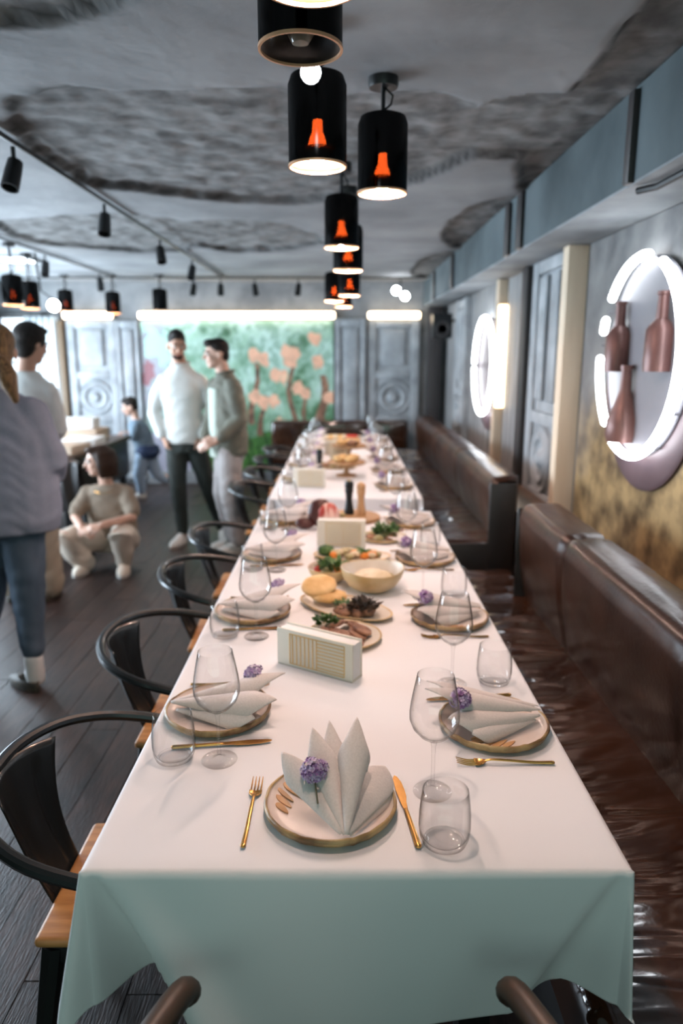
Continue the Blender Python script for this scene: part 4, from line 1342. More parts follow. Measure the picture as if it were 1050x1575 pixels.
def uniq(label, where):
    """'brown roll on the stand', 'far side' -> one label of its own"""
    base = f'{label}, {where}' if where else label
    k = SEEN.get(base, 0)
    SEEN[base] = k + 1
    return base if not k else f'{ORD[k]} {base}'


def blob(c, r, m, name, label, cat, group, seed=0, lump=0.25, freq=3.0, rz=0.0):
    """a lumpy piece of food"""
    mb = MB().ell((0, 0, 0), r, 18, 11)
    mb.v = [p * (1 + lump * noise.noise(p.normalized() * freq * 0.6 + Vector((seed, seed * 2.3, 0)))) for p in mb.v]
    o = mb.build(name, M[m], sharp=80)
    o.location = c; o.rotation_euler = (0, 0, rz)
    tag(o, label, cat, group)
    return o


def sprig(c, rad, m, label, seed, n=90, cat='herbs', size=0.016, name='herb_bunch', flat=0.5):
    rnd = random.Random(seed)
    mb = MB()
    for i in range(n):
        a = rnd.uniform(0, 2 * PI); q = rad * math.sqrt(rnd.random()); z = rnd.uniform(0, rad * flat)
        p = Vector((q * math.cos(a), q * math.sin(a), z))
        d = Vector((math.cos(a) * 0.8 + rnd.uniform(-.6, .6), math.sin(a) * 0.8 + rnd.uniform(-.6, .6), rnd.uniform(0.0, 1.0))).normalized()
        s = d.cross(Vector((rnd.uniform(-1, 1), rnd.uniform(-1, 1), 1))).normalized(); nn = s.cross(d)
        l = size * rnd.uniform(0.7, 1.3); ww = l * 0.30
        mb.add([p, p + d * l * 0.5 + s * ww + nn * 0.002, p + d * l, p + d * l * 0.5 - s * ww + nn * 0.002], [(0, 1, 2, 3)])
    o = mb.build(name, M[m], fix=False)
    o.location = c
    tag(o, label, cat, 'herbs and greens on the dishes')
    o['kind'] = 'stuff'
    return o


# meat plate behind the first napkin box
pt = platter('meat_platter', 'round platter of sliced meat just behind the first napkin box', 0.005, 2.045, 0.118, 0.118, 0)
for k in range(11):
    a = k * 0.62 + 0.2; q = 0.045 + 0.025 * (k % 3) / 2
    o = MB().lathe([(0.001, 0), (0.028, 0), (0.031, 0.004), (0.029, 0.009), (0.001, 0.010)], 18).build('meat_slice', M['meat'], sharp=50)
    o.location = (0.005 + q * math.cos(a), 2.045 + q * math.sin(a), TZ + 0.016 + 0.004 * (k % 4)); o.rotation_euler = (0.5 * math.sin(a * 2) * 0.6, 0.35, a)
    tag(o, f'{ORD[k] if k < 10 else "last"} slice of roast meat counted round the platter behind the first napkin box', 'meat', 'meat slices on the round platter')
sprig((-0.045, 2.10, TZ + 0.03), 0.030, 'green', 'green dill sprig on the meat platter', 3, 80, size=0.022)
# oval platter with flatbread, purple herbs and meat
platter('oval_platter', 'long oval platter holding flatbread and dark herbs', 0.012, 2.30, 0.185, 0.095, R(-38))
def flatbread(label, x, y, z, r, tilt, seed):
    mb = MB().lathe([(0.001, 0.0), (r * 0.8, 0.001), (r * 0.97, 0.006), (r, 0.013), (r * 0.95, 0.021), (r * 0.7, 0.027), (r * 0.3, 0.030), (0.001, 0.029)], 36)
    mb.v = [p * (1 + 0.05 * noise.noise(p * 22 + Vector((seed, 0, 0)))) + Vector((0, 0, 0.004 * noise.noise(p * 40 + Vector((seed, 1, 0))))) for p in mb.v]
    o = mb.build('flatbread', M['bread'], sharp=80); o.location = (x, y, z); o.rotation_euler = tilt
    tag(o, label, 'bread', 'flatbreads')
flatbread('golden flatbread lying on top at the oval platter end', -0.078, 2.385, TZ + 0.046, 0.062, (R(14), R(-8), 0.3), 1)
flatbread('golden flatbread underneath at the oval platter end', -0.045, 2.365, TZ + 0.017, 0.064, (R(3), R(2), 1.3), 5)
for k in range(8):
    a = k * 0.8
    blob((0.045 + 0.045 * math.cos(a) * 1.1, 2.245 + 0.035 * math.sin(a), TZ + 0.020), (0.022, 0.017, 0.013), 'meat', 'grilled_meat', uniq('browned grilled meat piece beside herbs on the oval platter', where8(math.cos(a), math.sin(a))), 'meat', 'grilled meat on the oval platter', k, 0.4)
sprig((0.075, 2.225, TZ + 0.030), 0.042, 'herb', 'dark purple herbs on the oval platter end', 8, 150, size=0.024)
sprig((0.005, 2.27, TZ + 0.020), 0.032, 'green', 'small green garnish in the middle of the oval platter', 18, 60, size=0.014)


def bowl(label, x, y, r, h, m='bowl', wave=0.06):
    t = thing('bowl', label, 'bowl', (x, y, TZ + 0.0005), 0, 'serving bowls')
    n = 56
    def rg(pr): return [[Vector((r * q * math.cos(2 * PI * j / n), r * q * math.sin(2 * PI * j / n), h * z * (1 + wave * (z ** 2) * math.sin(2 * 2 * PI * j / n + 1)))) for j in range(n)] for q, z in pr]
    MB().rings(rg([(0.97, 0.985), (0.99, 1.0), (1.0, 0.97), (0.93, 0.62), (0.75, 0.25), (0.5, 0.03), (0.45, 0.0), (0.001, 0.0)]), cap0=False).build('outside', M[m], t, sharp=70)
    MB().rings(rg([(0.001, 0.10), (0.42, 0.10), (0.68, 0.28), (0.88, 0.64), (0.97, 0.985)]), cap1=False).build('inside', M['bowl_in'], t, sharp=70)
    return t


bowl('large sand coloured bowl with pale mash in the middle of the near table', 0.113, 2.52, 0.118, 0.085)
blob((0.115, 2.53, TZ + 0.045), (0.068, 0.062, 0.026), 'rice', 'mash', 'pale mound of mash in the large bowl', 'food', None, 2, 0.35, 6)
for k, (dx, dy) in enumerate(((0.055, -0.03), (-0.05, 0.035), (-0.055, -0.02), (0.06, 0.03))):
    blob((0.115 + dx, 2.525 + dy, TZ + 0.040), (0.020, 0.016, 0.012), 'mush', 'mushroom_piece', uniq('browned mushroom piece at the edge of the mash', where8(dx, dy, 0.1)), 'mushroom', 'mushroom pieces in the large bowl', k + 3, 0.4)
bowl('small straight sided salad bowl beside the large bowl', -0.045, 2.62, 0.083, 0.058, wave=0.0)
for k, (dx, dy, m) in enumerate(((-0.04, -0.005, 'tomato'), (-0.035, 0.03, 'tomato'), (0.042, -0.02, 'carrot'), (0.03, 0.03, 'carrot'), (-0.01, -0.03, 'mush'))):
    blob((-0.045 + dx, 2.62 + dy, TZ + 0.047), (0.022, 0.020, 0.016), m, 'vegetable_piece', {'tomato': 'red tomato piece in the small salad bowl', 'carrot': 'orange pepper piece in the small salad bowl', 'mush': 'pale cucumber piece in the small salad bowl'}[m] + ', ' + where8(dx, dy, 0.08), 'vegetable', 'salad pieces', k + 9, 0.2)
sprig((-0.035, 2.62, TZ + 0.048), 0.042, 'green', 'green leaves topping the small salad bowl', 5, 120, size=0.03)
platter('oval_platter', 'oval platter of cooked vegetables before the second napkin box', 0.045, 2.93, 0.165, 0.085, R(-6))
rv = random.Random(4)
for k in range(26):
    a = rv.uniform(0, 2 * PI); q = math.sqrt(rv.random()) * 0.8
    m = ('mush', 'mush', 'green', 'carrot', 'rice')[k % 5]
    blob((0.045 + 0.15 * q * math.cos(a), 2.93 + 0.072 * q * math.sin(a), TZ + 0.021 + 0.006 * (1 - q)), (0.019, 0.016, 0.013), m, 'vegetable_piece', uniq({'mush': 'olive and cream vegetable piece on the vegetable platter', 'green': 'dark green vegetable piece on the vegetable platter', 'carrot': 'orange carrot piece on the vegetable platter', 'rice': 'pale cauliflower piece on the vegetable platter'}[m], where8(q * math.cos(a), q * math.sin(a))), 'vegetable', 'cooked vegetables on the oval platter', k, 0.45, 5)
blob((-0.065, 2.955, TZ + 0.030), (0.034, 0.03, 0.022), 'green', 'stuffed_leaf', 'dark green rolled leaf at the end of the vegetable platter', 'vegetable', None, 31, 0.4, 6)
platter('salad_platter', 'round platter of greens beside the second napkin box', 0.19, 3.25, 0.115, 0.105, 0)
for k in range(7):
    a = k * 0.9
    blob((0.185 + 0.055 * math.cos(a), 3.245 + 0.05 * math.sin(a), TZ + 0.022), (0.024, 0.018, 0.013), 'mush' if k % 2 else 'meat', 'fish_piece', uniq('pale fish piece under the greens' if k % 2 else 'brown fish piece under the greens', where8(math.cos(a), math.sin(a))), 'fish', 'fish pieces on the greens platter', k, 0.4)
sprig((0.205, 3.255, TZ + 0.028), 0.055, 'green', 'green dill heaped on the round platter', 6, 170, size=0.028)

# board with pepper mills and cured ham
def round_board(label, x, y, r, z=0.0):
    t = thing('serving_board', label, 'board', (x, y, TZ + 0.0005 + z), 0, 'wooden serving boards')
    MB().lathe([(0.001, 0), (r * 0.97, 0), (r, 0.004), (r, 0.014), (r * 0.97, 0.018), (0.001, 0.018)], 44).build('board', M['board'], t)
    for a in (40, 160, 280):
        MB().lathe([(0.001, -0.0), (0.012, 0.0), (0.012, 0.002), (0.001, 0.002)], 12, (r * 0.7 * math.cos(R(a)), r * 0.7 * math.sin(R(a)), 0)).build('foot', M['dark_post'], t)
    return t


round_board('round wooden serving board with two pepper mills on the near table end', 0.05, 3.68, 0.155)
def mill(label, x, y, h, m, z=0.019):
    t = thing('pepper_mill', label, 'pepper mill', (x, y, TZ + 0.0005 + z), 0, 'pepper mills')
    MB().lathe([(0.001, 0), (0.027, 0), (0.028, 0.006), (0.024, h * 0.15), (0.017, h * 0.42), (0.019, h * 0.58), (0.024, h * 0.70), (0.022, h * 0.735), (0.001, h * 0.735)], 24).build('body', M[m], t)
    MB().lathe([(0.001, h * 0.74), (0.021, h * 0.74), (0.024, h * 0.79), (0.024, h * 0.90), (0.019, h * 0.95), (0.001, h * 0.96)], 24).build('head', M[m], t)
    MB().lathe([(0.001, h * 0.955), (0.007, h * 0.955), (0.008, h * 0.985), (0.001, h)], 14).build('knob', M['gold_line'], t)
mill('black pepper mill on the round board at the near table end', 0.040, 3.72, 0.185, 'black')
mill('pale wooden pepper mill next to the black one on the round board', 0.103, 3.70, 0.175, 'mill_wood')
mill('black pepper mill behind the napkin box on the far table', -0.16, 5.16, 0.185, 'black', 0.0)
o = MB().rbox((0, 0, 0.012), (0.028, 0.14, 0.022), 0.009, 3).build('bread_stick', M['mush']); o.location = (-0.04, 3.60, TZ + 0.0195); o.rotation_euler = (0, 0, R(-55)); tag(o, 'pale bread stick on the edge of the round board', 'bread')
t = thing('cured_ham', 'red and white cured ham joint with dark rind beside the pepper mills', 'ham', (-0.095, 3.44, TZ + 0.0005))
mb = MB().ell((0.03, 0, 0.068), (0.058, 0.045, 0.068), 22, 14); mb.v = [p + Vector((0.006, 0.006, 0)) * noise.noise(p * 30) for p in mb.v]
mb.build('cut_face', M['ham'], t, sharp=80)
mb = MB().ell((-0.005, 0.02, 0.078), (0.066, 0.042, 0.074), 22, 14, (0, R(-18), 0)); mb.v = [p + Vector((0.008, 0.006, 0.004)) * noise.noise(p * 22) for p in mb.v]
mb.v = [Vector((p.x, p.y, max(p.z, 0.0))) for p in mb.v]
mb.build('rind', M['ham_dark'], t, sharp=80)
mb = MB().ell((-0.085, 0.01, 0.03), (0.05, 0.03, 0.028), 18, 10); mb.build('knuckle', M['ham_dark'], t, sharp=80)

# far table middle: stands, breads, bowls
def cake_stand(label, x, y, r, h):
    t = thing('serving_stand', label, 'stand', (x, y, TZ + 0.0005), 0, 'wooden serving stands')
    MB().lathe([(0.001, h - 0.012), (r * 0.96, h - 0.012), (r, h - 0.006), (r, h + 0.004), (r * 0.95, h + 0.006), (r * 0.93, h), (0.001, h)], 40).build('top', M['board'], t)
    MB().lathe([(0.001, 0), (r * 0.55, 0), (r * 0.55, 0.008), (0.02, 0.02), (0.015, h * 0.5), (0.02, h - 0.012), (0.001, h - 0.012)], 28).build('foot', M['board'], t)
    return t
cake_stand('wooden serving stand at the near end of the far table', 0.035, 5.05, 0.135, 0.10)
for k, (dx, dy) in enumerate(((-0.05, -0.02), (0.03, -0.04), (0.05, 0.045), (-0.03, 0.055))):
    blob((0.035 + dx, 5.05 + dy, TZ + 0.126), (0.045, 0.036, 0.026), 'bread', 'bread_roll', uniq('golden bread roll on the nearer wooden stand', where8(dx, dy, 0.1)), 'bread', 'bread rolls on the nearer stand', k, 0.2)
cake_stand('second wooden serving stand, middle of the far table', 0.06, 5.75, 0.14, 0.13)
for k, (dx, dy) in enumerate(((-0.06, -0.02), (0.03, -0.05), (0.05, 0.04), (-0.03, 0.055), (0, 0))):
    blob((0.06 + dx, 5.75 + dy, TZ + 0.156), (0.045, 0.036, 0.028), ('bread', 'meat')[k % 2], 'bread_roll', uniq('baked roll on the second wooden stand', where8(dx, dy, 0.1)), 'bread', 'bread rolls on the second stand', k, 0.2)
bowl('sand coloured bowl beyond the second wooden stand', 0.02, 6.55, 0.11, 0.08)
blob((0.02, 6.55, TZ + 0.055), (0.07, 0.07, 0.035), 'rice', 'mash', 'pale mound in the farthest large bowl', 'food', None, 7, 0.35, 6)
bowl('cream bowl with red fruit near the far table end', 0.10, 6.95, 0.095, 0.07)
for k in range(6):
    a = k * 1.05
    blob((0.10 + 0.04 * math.cos(a), 6.95 + 0.04 * math.sin(a), TZ + 0.065), (0.024, 0.024, 0.022), 'tomato', 'tomato', uniq('red tomato in the cream bowl near the far table end', where8(math.cos(a), math.sin(a))), 'tomato', 'tomatoes in the far bowl', k, 0.08)
platter('oval_platter', 'oval platter with breads at the very end of the far table', -0.06, 7.2, 0.17, 0.10, R(10))
for k in range(5):
    blob((-0.15 + 0.045 * k, 7.2, TZ + 0.035), (0.035, 0.05, 0.028), 'bread' if k % 2 else 'rice', 'bread_slice', f'{ORD[k]} bread slice from the chair side on the endmost oval platter', 'bread', 'bread slices on the endmost platter', k, 0.2)
platter('oval_platter', 'oval platter with meat between the wooden stands', -0.05, 5.42, 0.17, 0.10, R(-8))
for k in range(8):
    blob((-0.15 + 0.03 * k, 5.42 + 0.03 * (-1) ** k, TZ + 0.028), (0.03, 0.026, 0.018), 'meat' if k % 3 else 'mush', 'grilled_meat', f'{ORD[k]} meat piece from the chair side on the platter between the stands', 'meat', 'meat between the wooden stands', k, 0.3)
o = MB().rbox((0, 0, 0.06), (0.13, 0.10, 0.12), 0.02, 3).build('bread_loaf', M['rice'], sharp=60); o.location = (-0.03, 6.40 - 0.5, TZ + 0.0005); tag(o, 'pale wrapped bread loaf beside the second wooden stand', 'bread')

# ------------------------------------------------------------------ people
M['skin'] = mat('skin', (0.50, 0.27, 0.18), 0.5, col2=(0.58, 0.33, 0.23), scale=9)
M['skin_fair'] = mat('fair_skin', (0.60, 0.36, 0.27), 0.5, col2=(0.66, 0.42, 0.32), scale=9)
M['hair_dark'] = mat('dark_hair', (0.008, 0.006, 0.005), 0.6, spec=0.2, col2=(0.028, 0.021, 0.017), scale=40, stretch=(4, 4, 0.5), bump=0.4)
M['hair_brown'] = mat('brown_hair', (0.018, 0.008, 0.005), 0.6, spec=0.2, col2=(0.045, 0.022, 0.012), scale=30, stretch=(5, 5, 0.4), bump=0.4)
M['hair_blond'] = mat('dark_blond_hair', (0.07, 0.035, 0.016), 0.5, col2=(0.36, 0.19, 0.07), scale=28, stretch=(5, 5, 0.4), bump=0.4)
M['eye'] = mat('eye_white', (0.75, 0.73, 0.70), 0.2)
M['iris'] = mat('iris', (0.03, 0.02, 0.015), 0.2)
M['lips'] = mat('lips', (0.42, 0.15, 0.12), 0.45)
M['white_knit'] = mat('white_knit', (0.70, 0.71, 0.68), 0.85, bump=0.25, scale=14)
M['dark_trouser'] = mat('dark_green_trousers', (0.022, 0.028, 0.024), 0.8, bump=0.25, scale=12)
M['sage'] = mat('sage_jacket', (0.12, 0.118, 0.092), 0.8, col2=(0.165, 0.165, 0.13), scale=9, bump=0.3, bscale=14)
M['sage_inner'] = mat('pale_green_shirt', (0.50, 0.56, 0.49), 0.85)
M['grey_trouser'] = mat('light_grey_trousers', (0.46, 0.42, 0.41), 0.8, bump=0.25, scale=12)
M['taupe'] = mat('taupe_tshirt', (0.25, 0.195, 0.145), 0.85, bump=0.3, scale=13)
M['cream_trouser'] = mat('cream_trousers', (0.66, 0.58, 0.49), 0.85, bump=0.3, scale=13)
M['blue_shirt'] = mat('blue_grey_shirt', (0.235, 0.255, 0.335), 0.8, col2=(0.275, 0.295, 0.375), scale=180, bump=0.35, bscale=9)
M['jeans'] = mat('blue_jeans', (0.045, 0.070, 0.105), 0.8, col2=(0.085, 0.12, 0.17), scale=7, stretch=(1, 1, 0.5), bump=0.2, bscale=16)
M['beige_trouser'] = mat('beige_trousers', (0.40, 0.33, 0.25), 0.85, bump=0.3, scale=12)
M['dark_top'] = mat('dark_top', (0.035, 0.032, 0.036), 0.8)
M['shoe_white'] = mat('white_shoe', (0.76, 0.74, 0.70), 0.55)
M['shoe_black'] = mat('black_flat_shoe', (0.022, 0.020, 0.018), 0.6, col2=(0.10, 0.08, 0.05), scale=120, lo=0.5, hi=0.62)
M['sock'] = mat('white_sock', (0.68, 0.66, 0.66), 0.9)
M['sole'] = mat('shoe_sole', (0.55, 0.52, 0.48), 0.7)
M['child_blue'] = mat('child_blue_shirt', (0.13, 0.19, 0.25), 0.8, col2=(0.19, 0.26, 0.32), scale=10)
M['navy'] = mat('navy_cloth', (0.02, 0.04, 0.10), 0.8)
M['child_jeans'] = mat('pale_blue_jeans', (0.36, 0.47, 0.60), 0.8)


class Fig(MB):
    """overlapping tubes and ellipsoids, melted into one continuous surface by build_skin()"""
    def limb(self, pts, rad, n=14, flat=1.0):
        return self.tube(pts, rad, n, round_ends=True, flat=flat)

    def loft(self, rings, n=22):
        rs = []
        for c, rx, ry, yaw in rings:
            c = Vector(c)
            cs, sn = math.cos(yaw), math.sin(yaw)
            rs.append([c + Vector((rx * math.cos(2 * PI * j / n) * cs - ry * math.sin(2 * PI * j / n) * sn, rx * math.cos(2 * PI * j / n) * sn + ry * math.sin(2 * PI * j / n) * cs, 0)) for j in range(n)])
        return self.rings(rs)

    def build_skin(self, name, m, parent, voxel=0.010, smooth=4, wr=0.0, seed=0):
        o = self.build(name + '_raw', m)
        md = o.modifiers.new('r', 'REMESH'); md.mode = 'VOXEL'; md.voxel_size = voxel; md.use_smooth_shade = True
        md = o.modifiers.new('s', 'SMOOTH'); md.iterations = smooth; md.factor = 0.5
        dg = bpy.context.evaluated_depsgraph_get()
        me = bpy.data.meshes.new_from_object(o.evaluated_get(dg))
        me.name = name
        old = o.data
        bpy.data.objects.remove(o); bpy.data.meshes.remove(old)
        if wr:
            nv = len(me.vertices)
            co = np.empty(nv * 3); no = np.empty(nv * 3)
            me.vertices.foreach_get('co', co); me.vertices.foreach_get('normal', no)
            co = co.reshape(-1, 3); no = no.reshape(-1, 3)
            d = np.array([noise.noise(Vector((p[0] * 8, p[1] * 8, p[2] * 20 + 3 * noise.noise(Vector((p[0] * 5, p[1] * 5, seed)))))) for p in co])
            co += no * (d * wr)[:, None]
            me.vertices.foreach_set('co', co.ravel())
        me.polygons.foreach_set('use_smooth', [True] * len(me.polygons))
        if not me.materials:
            me.materials.append(m)
        o = bpy.data.objects.new(name, me); COL.objects.link(o); o.parent = parent
        return o


class Head:
    """c: middle of the skull; yaw turns the face from -Y (towards the camera) anticlockwise; pitch > 0 looks down"""
    def __init__(self, c, yaw, pitch=0.0, s=1.0, tilt=0.0):
        self.M = Matrix.Rotation(yaw, 3, 'Z') @ Matrix.Rotation(tilt, 3, 'Y') @ Matrix.Rotation(pitch, 3, 'X')
        self.c, self.s = Vector(c), s

    def p(self, x, y, z):
        return self.c + self.M @ Vector((x, -y, z)) * self.s      # y forward

    def e(self, f, c, r):
        o = MB().ell((0, 0, 0), [q * self.s for q in r], 16, 11)
        k = self.p(*c)
        f.add([self.M @ v + k for v in o.v], o.f)

    def flesh(self, f, neck, nr=0.056):
        self.e(f, (0, -0.012, 0.030), (0.075, 0.094, 0.088))
        self.e(f, (0, 0.022, -0.035), (0.060, 0.068, 0.078))
        self.e(f, (0, 0.050, -0.088), (0.036, 0.034, 0.028))
        self.e(f, (0, 0.078, 0.020), (0.048, 0.016, 0.013))
        for s in (-1, 1):
            self.e(f, (s * 0.036, 0.062, -0.028), (0.022, 0.022, 0.022))
            self.e(f, (s * 0.077, -0.008, -0.018), (0.011, 0.020, 0.032))
        f.limb([self.p(0, 0.088, 0.008), self.p(0, 0.108, -0.030)], [0.010 * self.s, 0.014 * self.s], 10)
        f.limb([self.p(0, -0.020, -0.045), Vector(neck)], [nr * self.s, nr * self.s * 1.12], 16)

    def features(self, root):
        for s in (-1, 1):
            k = self.p(s * 0.031, 0.080, 0.000)
            e = MB().ell(k, (0.0125 * self.s,) * 3, 12, 8).build('eye', M['eye'], root)
            MB().ell(self.p(s * 0.031, 0.0895, 0.0), (0.0062 * self.s,) * 3, 10, 7).build('iris', M['iris'], e)
            MB().tube([self.p(s * 0.014, 0.096, 0.020), self.p(s * 0.032, 0.094, 0.026), self.p(s * 0.050, 0.080, 0.020)], 0.0042 * self.s, 6, round_ends=True).build('eyebrow', M['hair_dark'], root)
        MB().tube([self.p(-0.023, 0.083, -0.064), self.p(0, 0.093, -0.062), self.p(0.023, 0.083, -0.064)], [0.003 * self.s, 0.0058 * self.s, 0.003 * self.s], 8, round_ends=True).build('lips', M['lips'], root)


def hand(f, wrist, d, nrm, curl=0.5, side=1, s=1.0):
    """palm and five separate fingers melted into the body; nrm points out of the back of the hand"""
    wrist, d, nrm = Vector(wrist), Vector(d).normalized(), Vector(nrm)
    nrm = (nrm - d * nrm.dot(d)).normalized()
    sd = d.cross(nrm) * side
    palm = wrist + d * 0.05 * s
    for k in (-0.022, -0.007, 0.008, 0.022):
        f.limb([wrist + sd * k * 0.6 * s, wrist + d * 0.082 * s + sd * k * 1.25 * s], [0.016 * s, 0.013 * s], 8)
    for k, ln, off in ((-0.030, 0.060, 0.078), (-0.010, 0.073, 0.084), (0.010, 0.078, 0.086), (0.030, 0.070, 0.082)):
        p = wrist + d * off * s + sd * k * s
        pts = [p]
        a = 0.15
        for q in (0.42, 0.33, 0.25):
            a += curl
            pts.append(pts[-1] + (d * math.cos(a) - nrm * math.sin(a)) * ln * q * s)
        f.limb(pts, [0.0092 * s, 0.0088 * s, 0.008 * s, 0.007 * s], 8)
    b = wrist + d * 0.022 * s + sd * 0.026 * s
    f.limb([b, b + (d * 0.6 + sd * 0.8).normalized() * 0.038 * s, b + (d * 0.85 + sd * 0.45 - nrm * curl * 0.5).normalized() * 0.068 * s], [0.014 * s, 0.0105 * s, 0.0085 * s], 8)


def shoe(root, heel, toe, m='shoe_white', sole='sole', h=0.075, w=0.046, low=False):
    heel, toe = Vector(heel), Vector(toe)
    d = (toe - heel); ln = d.length; d.normalize()
    yaw = math.atan2(d.y, d.x)
    n = 20
    def ring(z, k, hx):
        out = []
        for j in range(n):
            a = 2 * PI * j / n
            x = math.cos(a) * 0.5 + 0.5
            ww = w * (0.78 + 0.30 * math.sin(min(1, x * 1.15) * PI * 0.62)) * k
            X = (x * ln * hx[1] + (1 - x) * ln * hx[0]); Y = math.sin(a) * ww
            out.append(Vector((heel.x + X * math.cos(yaw) - Y * math.sin(yaw), heel.y + X * math.sin(yaw) + Y * math.cos(yaw), heel.z + z)))
        return out
    if low:
        up = [ring(0.008, 1.0, (0.0, 1.0)), ring(0.030, 1.0, (0.0, 0.99)), ring(0.045, 0.85, (0.02, 0.80)), ring(0.050, 0.74, (0.05, 0.66)), ring(0.030, 0.6, (0.08, 0.6))]
    else:
        up = [ring(0.018, 1.0, (0.0, 1.0)), ring(0.045, 0.98, (0.0, 0.97)), ring(h * 0.9, 0.78, (0.02, 0.72)), ring(h * 1.25, 0.62, (0.03, 0.44)), ring(h * 1.5, 0.58, (0.02, 0.38)), ring(h * 1.2, 0.45, (0.06, 0.34))]
    s = MB().rings(up).build('shoe', M[m], root, sharp=60)
    MB().rings([ring(0.0, 0.98, (0.0, 1.0)), ring(0.010 if low else 0.022, 1.03, (-0.015, 1.015))]).build('sole', M[sole], s)
    return s


V3 = Vector


# --- the man in the white sweater
def man_white():
    t = thing('person', 'dark haired man in white sweater and dark trousers, hands in pockets, listening', 'person', (-1.335, 5.98, 0))
    hd = Head((0.0, -0.03, 1.675), R(22), R(14))
    f = Fig()
    hd.flesh(f, (0.015, 0.03, 1.49))
    f.loft([((0.02, 0.02, 0.90), 0.145, 0.10, 0), ((0.02, 0.02, 1.05), 0.14, 0.095, 0), ((0.015, 0.02, 1.28), 0.16, 0.105, 0), ((0.015, 0.03, 1.38), 0.15, 0.085, 0), ((0.015, 0.03, 1.47), 0.07, 0.06, 0)])
    f.limb([(-0.135, 0.03, 1.365), (-0.235, 0.05, 1.13), (-0.155, -0.05, 0.93)], [0.055, 0.042, 0.032]); hand(f, (-0.155, -0.05, 0.93), (0.35, -0.1, -1), (-0.8, -0.4, 0), 0.3, -1)
    f.limb([(0.165, 0.03, 1.365), (0.27, 0.06, 1.13), (0.19, -0.04, 0.93)], [0.055, 0.042, 0.032]); hand(f, (0.19, -0.04, 0.93), (-0.35, -0.1, -1), (0.8, -0.4, 0), 0.3, 1)
    f.limb([(-0.06, 0.02, 0.90), (-0.045, -0.03, 0.50), (-0.035, 0.01, 0.08)], [0.085, 0.058, 0.038])
    f.limb([(0.11, 0.03, 0.90), (0.20, 0.08, 0.50), (0.29, 0.22, 0.08)], [0.085, 0.058, 0.038])
    f.build_skin('body', M['skin'], t, 0.0075)
    g = Fig()
    g.loft([((0.02, 0.01, 0.875), 0.178, 0.122, 0), ((0.02, 0.01, 0.92), 0.186, 0.130, 0), ((0.02, 0.02, 1.08), 0.166, 0.118, 0), ((0.015, 0.02, 1.28), 0.186, 0.128, 0), ((0.015, 0.03, 1.38), 0.205, 0.112, 0), ((0.015, 0.03, 1.445), 0.150, 0.090, 0), ((0.012, 0.025, 1.515), 0.075, 0.072, 0)])
    g.limb([(-0.135, 0.03, 1.375), (-0.215, 0.04, 1.25), (-0.245, 0.05, 1.12), (-0.170, -0.045, 0.955)], [0.076, 0.068, 0.062, 0.050])
    g.limb([(0.165, 0.03, 1.375), (0.248, 0.04, 1.25), (0.280, 0.06, 1.12), (0.205, -0.035, 0.955)], [0.076, 0.068, 0.062, 0.050])
    sw = g.build_skin('sweater', M['white_knit'], t, 0.012, 9, 0.009, 1)
    MB().tube([(0.012 + 0.070 * math.cos(a), 0.02 + 0.066 * math.sin(a), 1.525 + 0.012 * math.sin(a)) for a in [k * PI / 10 for k in range(20)]], 0.016, 8, closed=True).build('collar', M['white_knit'], sw)
    g = Fig()
    g.loft([((0.02, 0.02, 1.00), 0.165, 0.115, 0), ((0.02, 0.02, 0.88), 0.172, 0.120, 0), ((0.025, 0.02, 0.80), 0.165, 0.115, 0)])
    g.limb([(-0.06, 0.02, 0.86), (-0.048, -0.03, 0.50), (-0.038, 0.012, 0.12)], [0.102, 0.078, 0.054])
    g.limb([(0.11, 0.03, 0.86), (0.20, 0.08, 0.50), (0.285, 0.21, 0.12)], [0.102, 0.078, 0.054])
    g.build_skin('trousers', M['dark_trouser'], t, 0.012, 4, 0.006, 2)
    h = Fig()
    hd.e(h, (0, -0.018, 0.042), (0.081, 0.095, 0.084)); hd.e(h, (0, 0.030, 0.092), (0.055, 0.052, 0.030)); hd.e(h, (0, -0.055, -0.01), (0.068, 0.052, 0.06))
    h.build_skin('hair', M['hair_dark'], t, 0.008, 3)
    b = Fig(); hd.e(b, (0, 0.042, -0.082), (0.050, 0.048, 0.034)); hd.e(b, (0, 0.03, -0.06), (0.060, 0.045, 0.03)); b.build_skin('beard', M['hair_brown'], t, 0.008, 3)
    hd.features(t)
    shoe(t, (-0.015, 0.075, 0.0), (-0.11, -0.185, 0.0)); shoe(t, (0.27, 0.29, 0.0), (0.36, 0.05, 0.0))
    return t


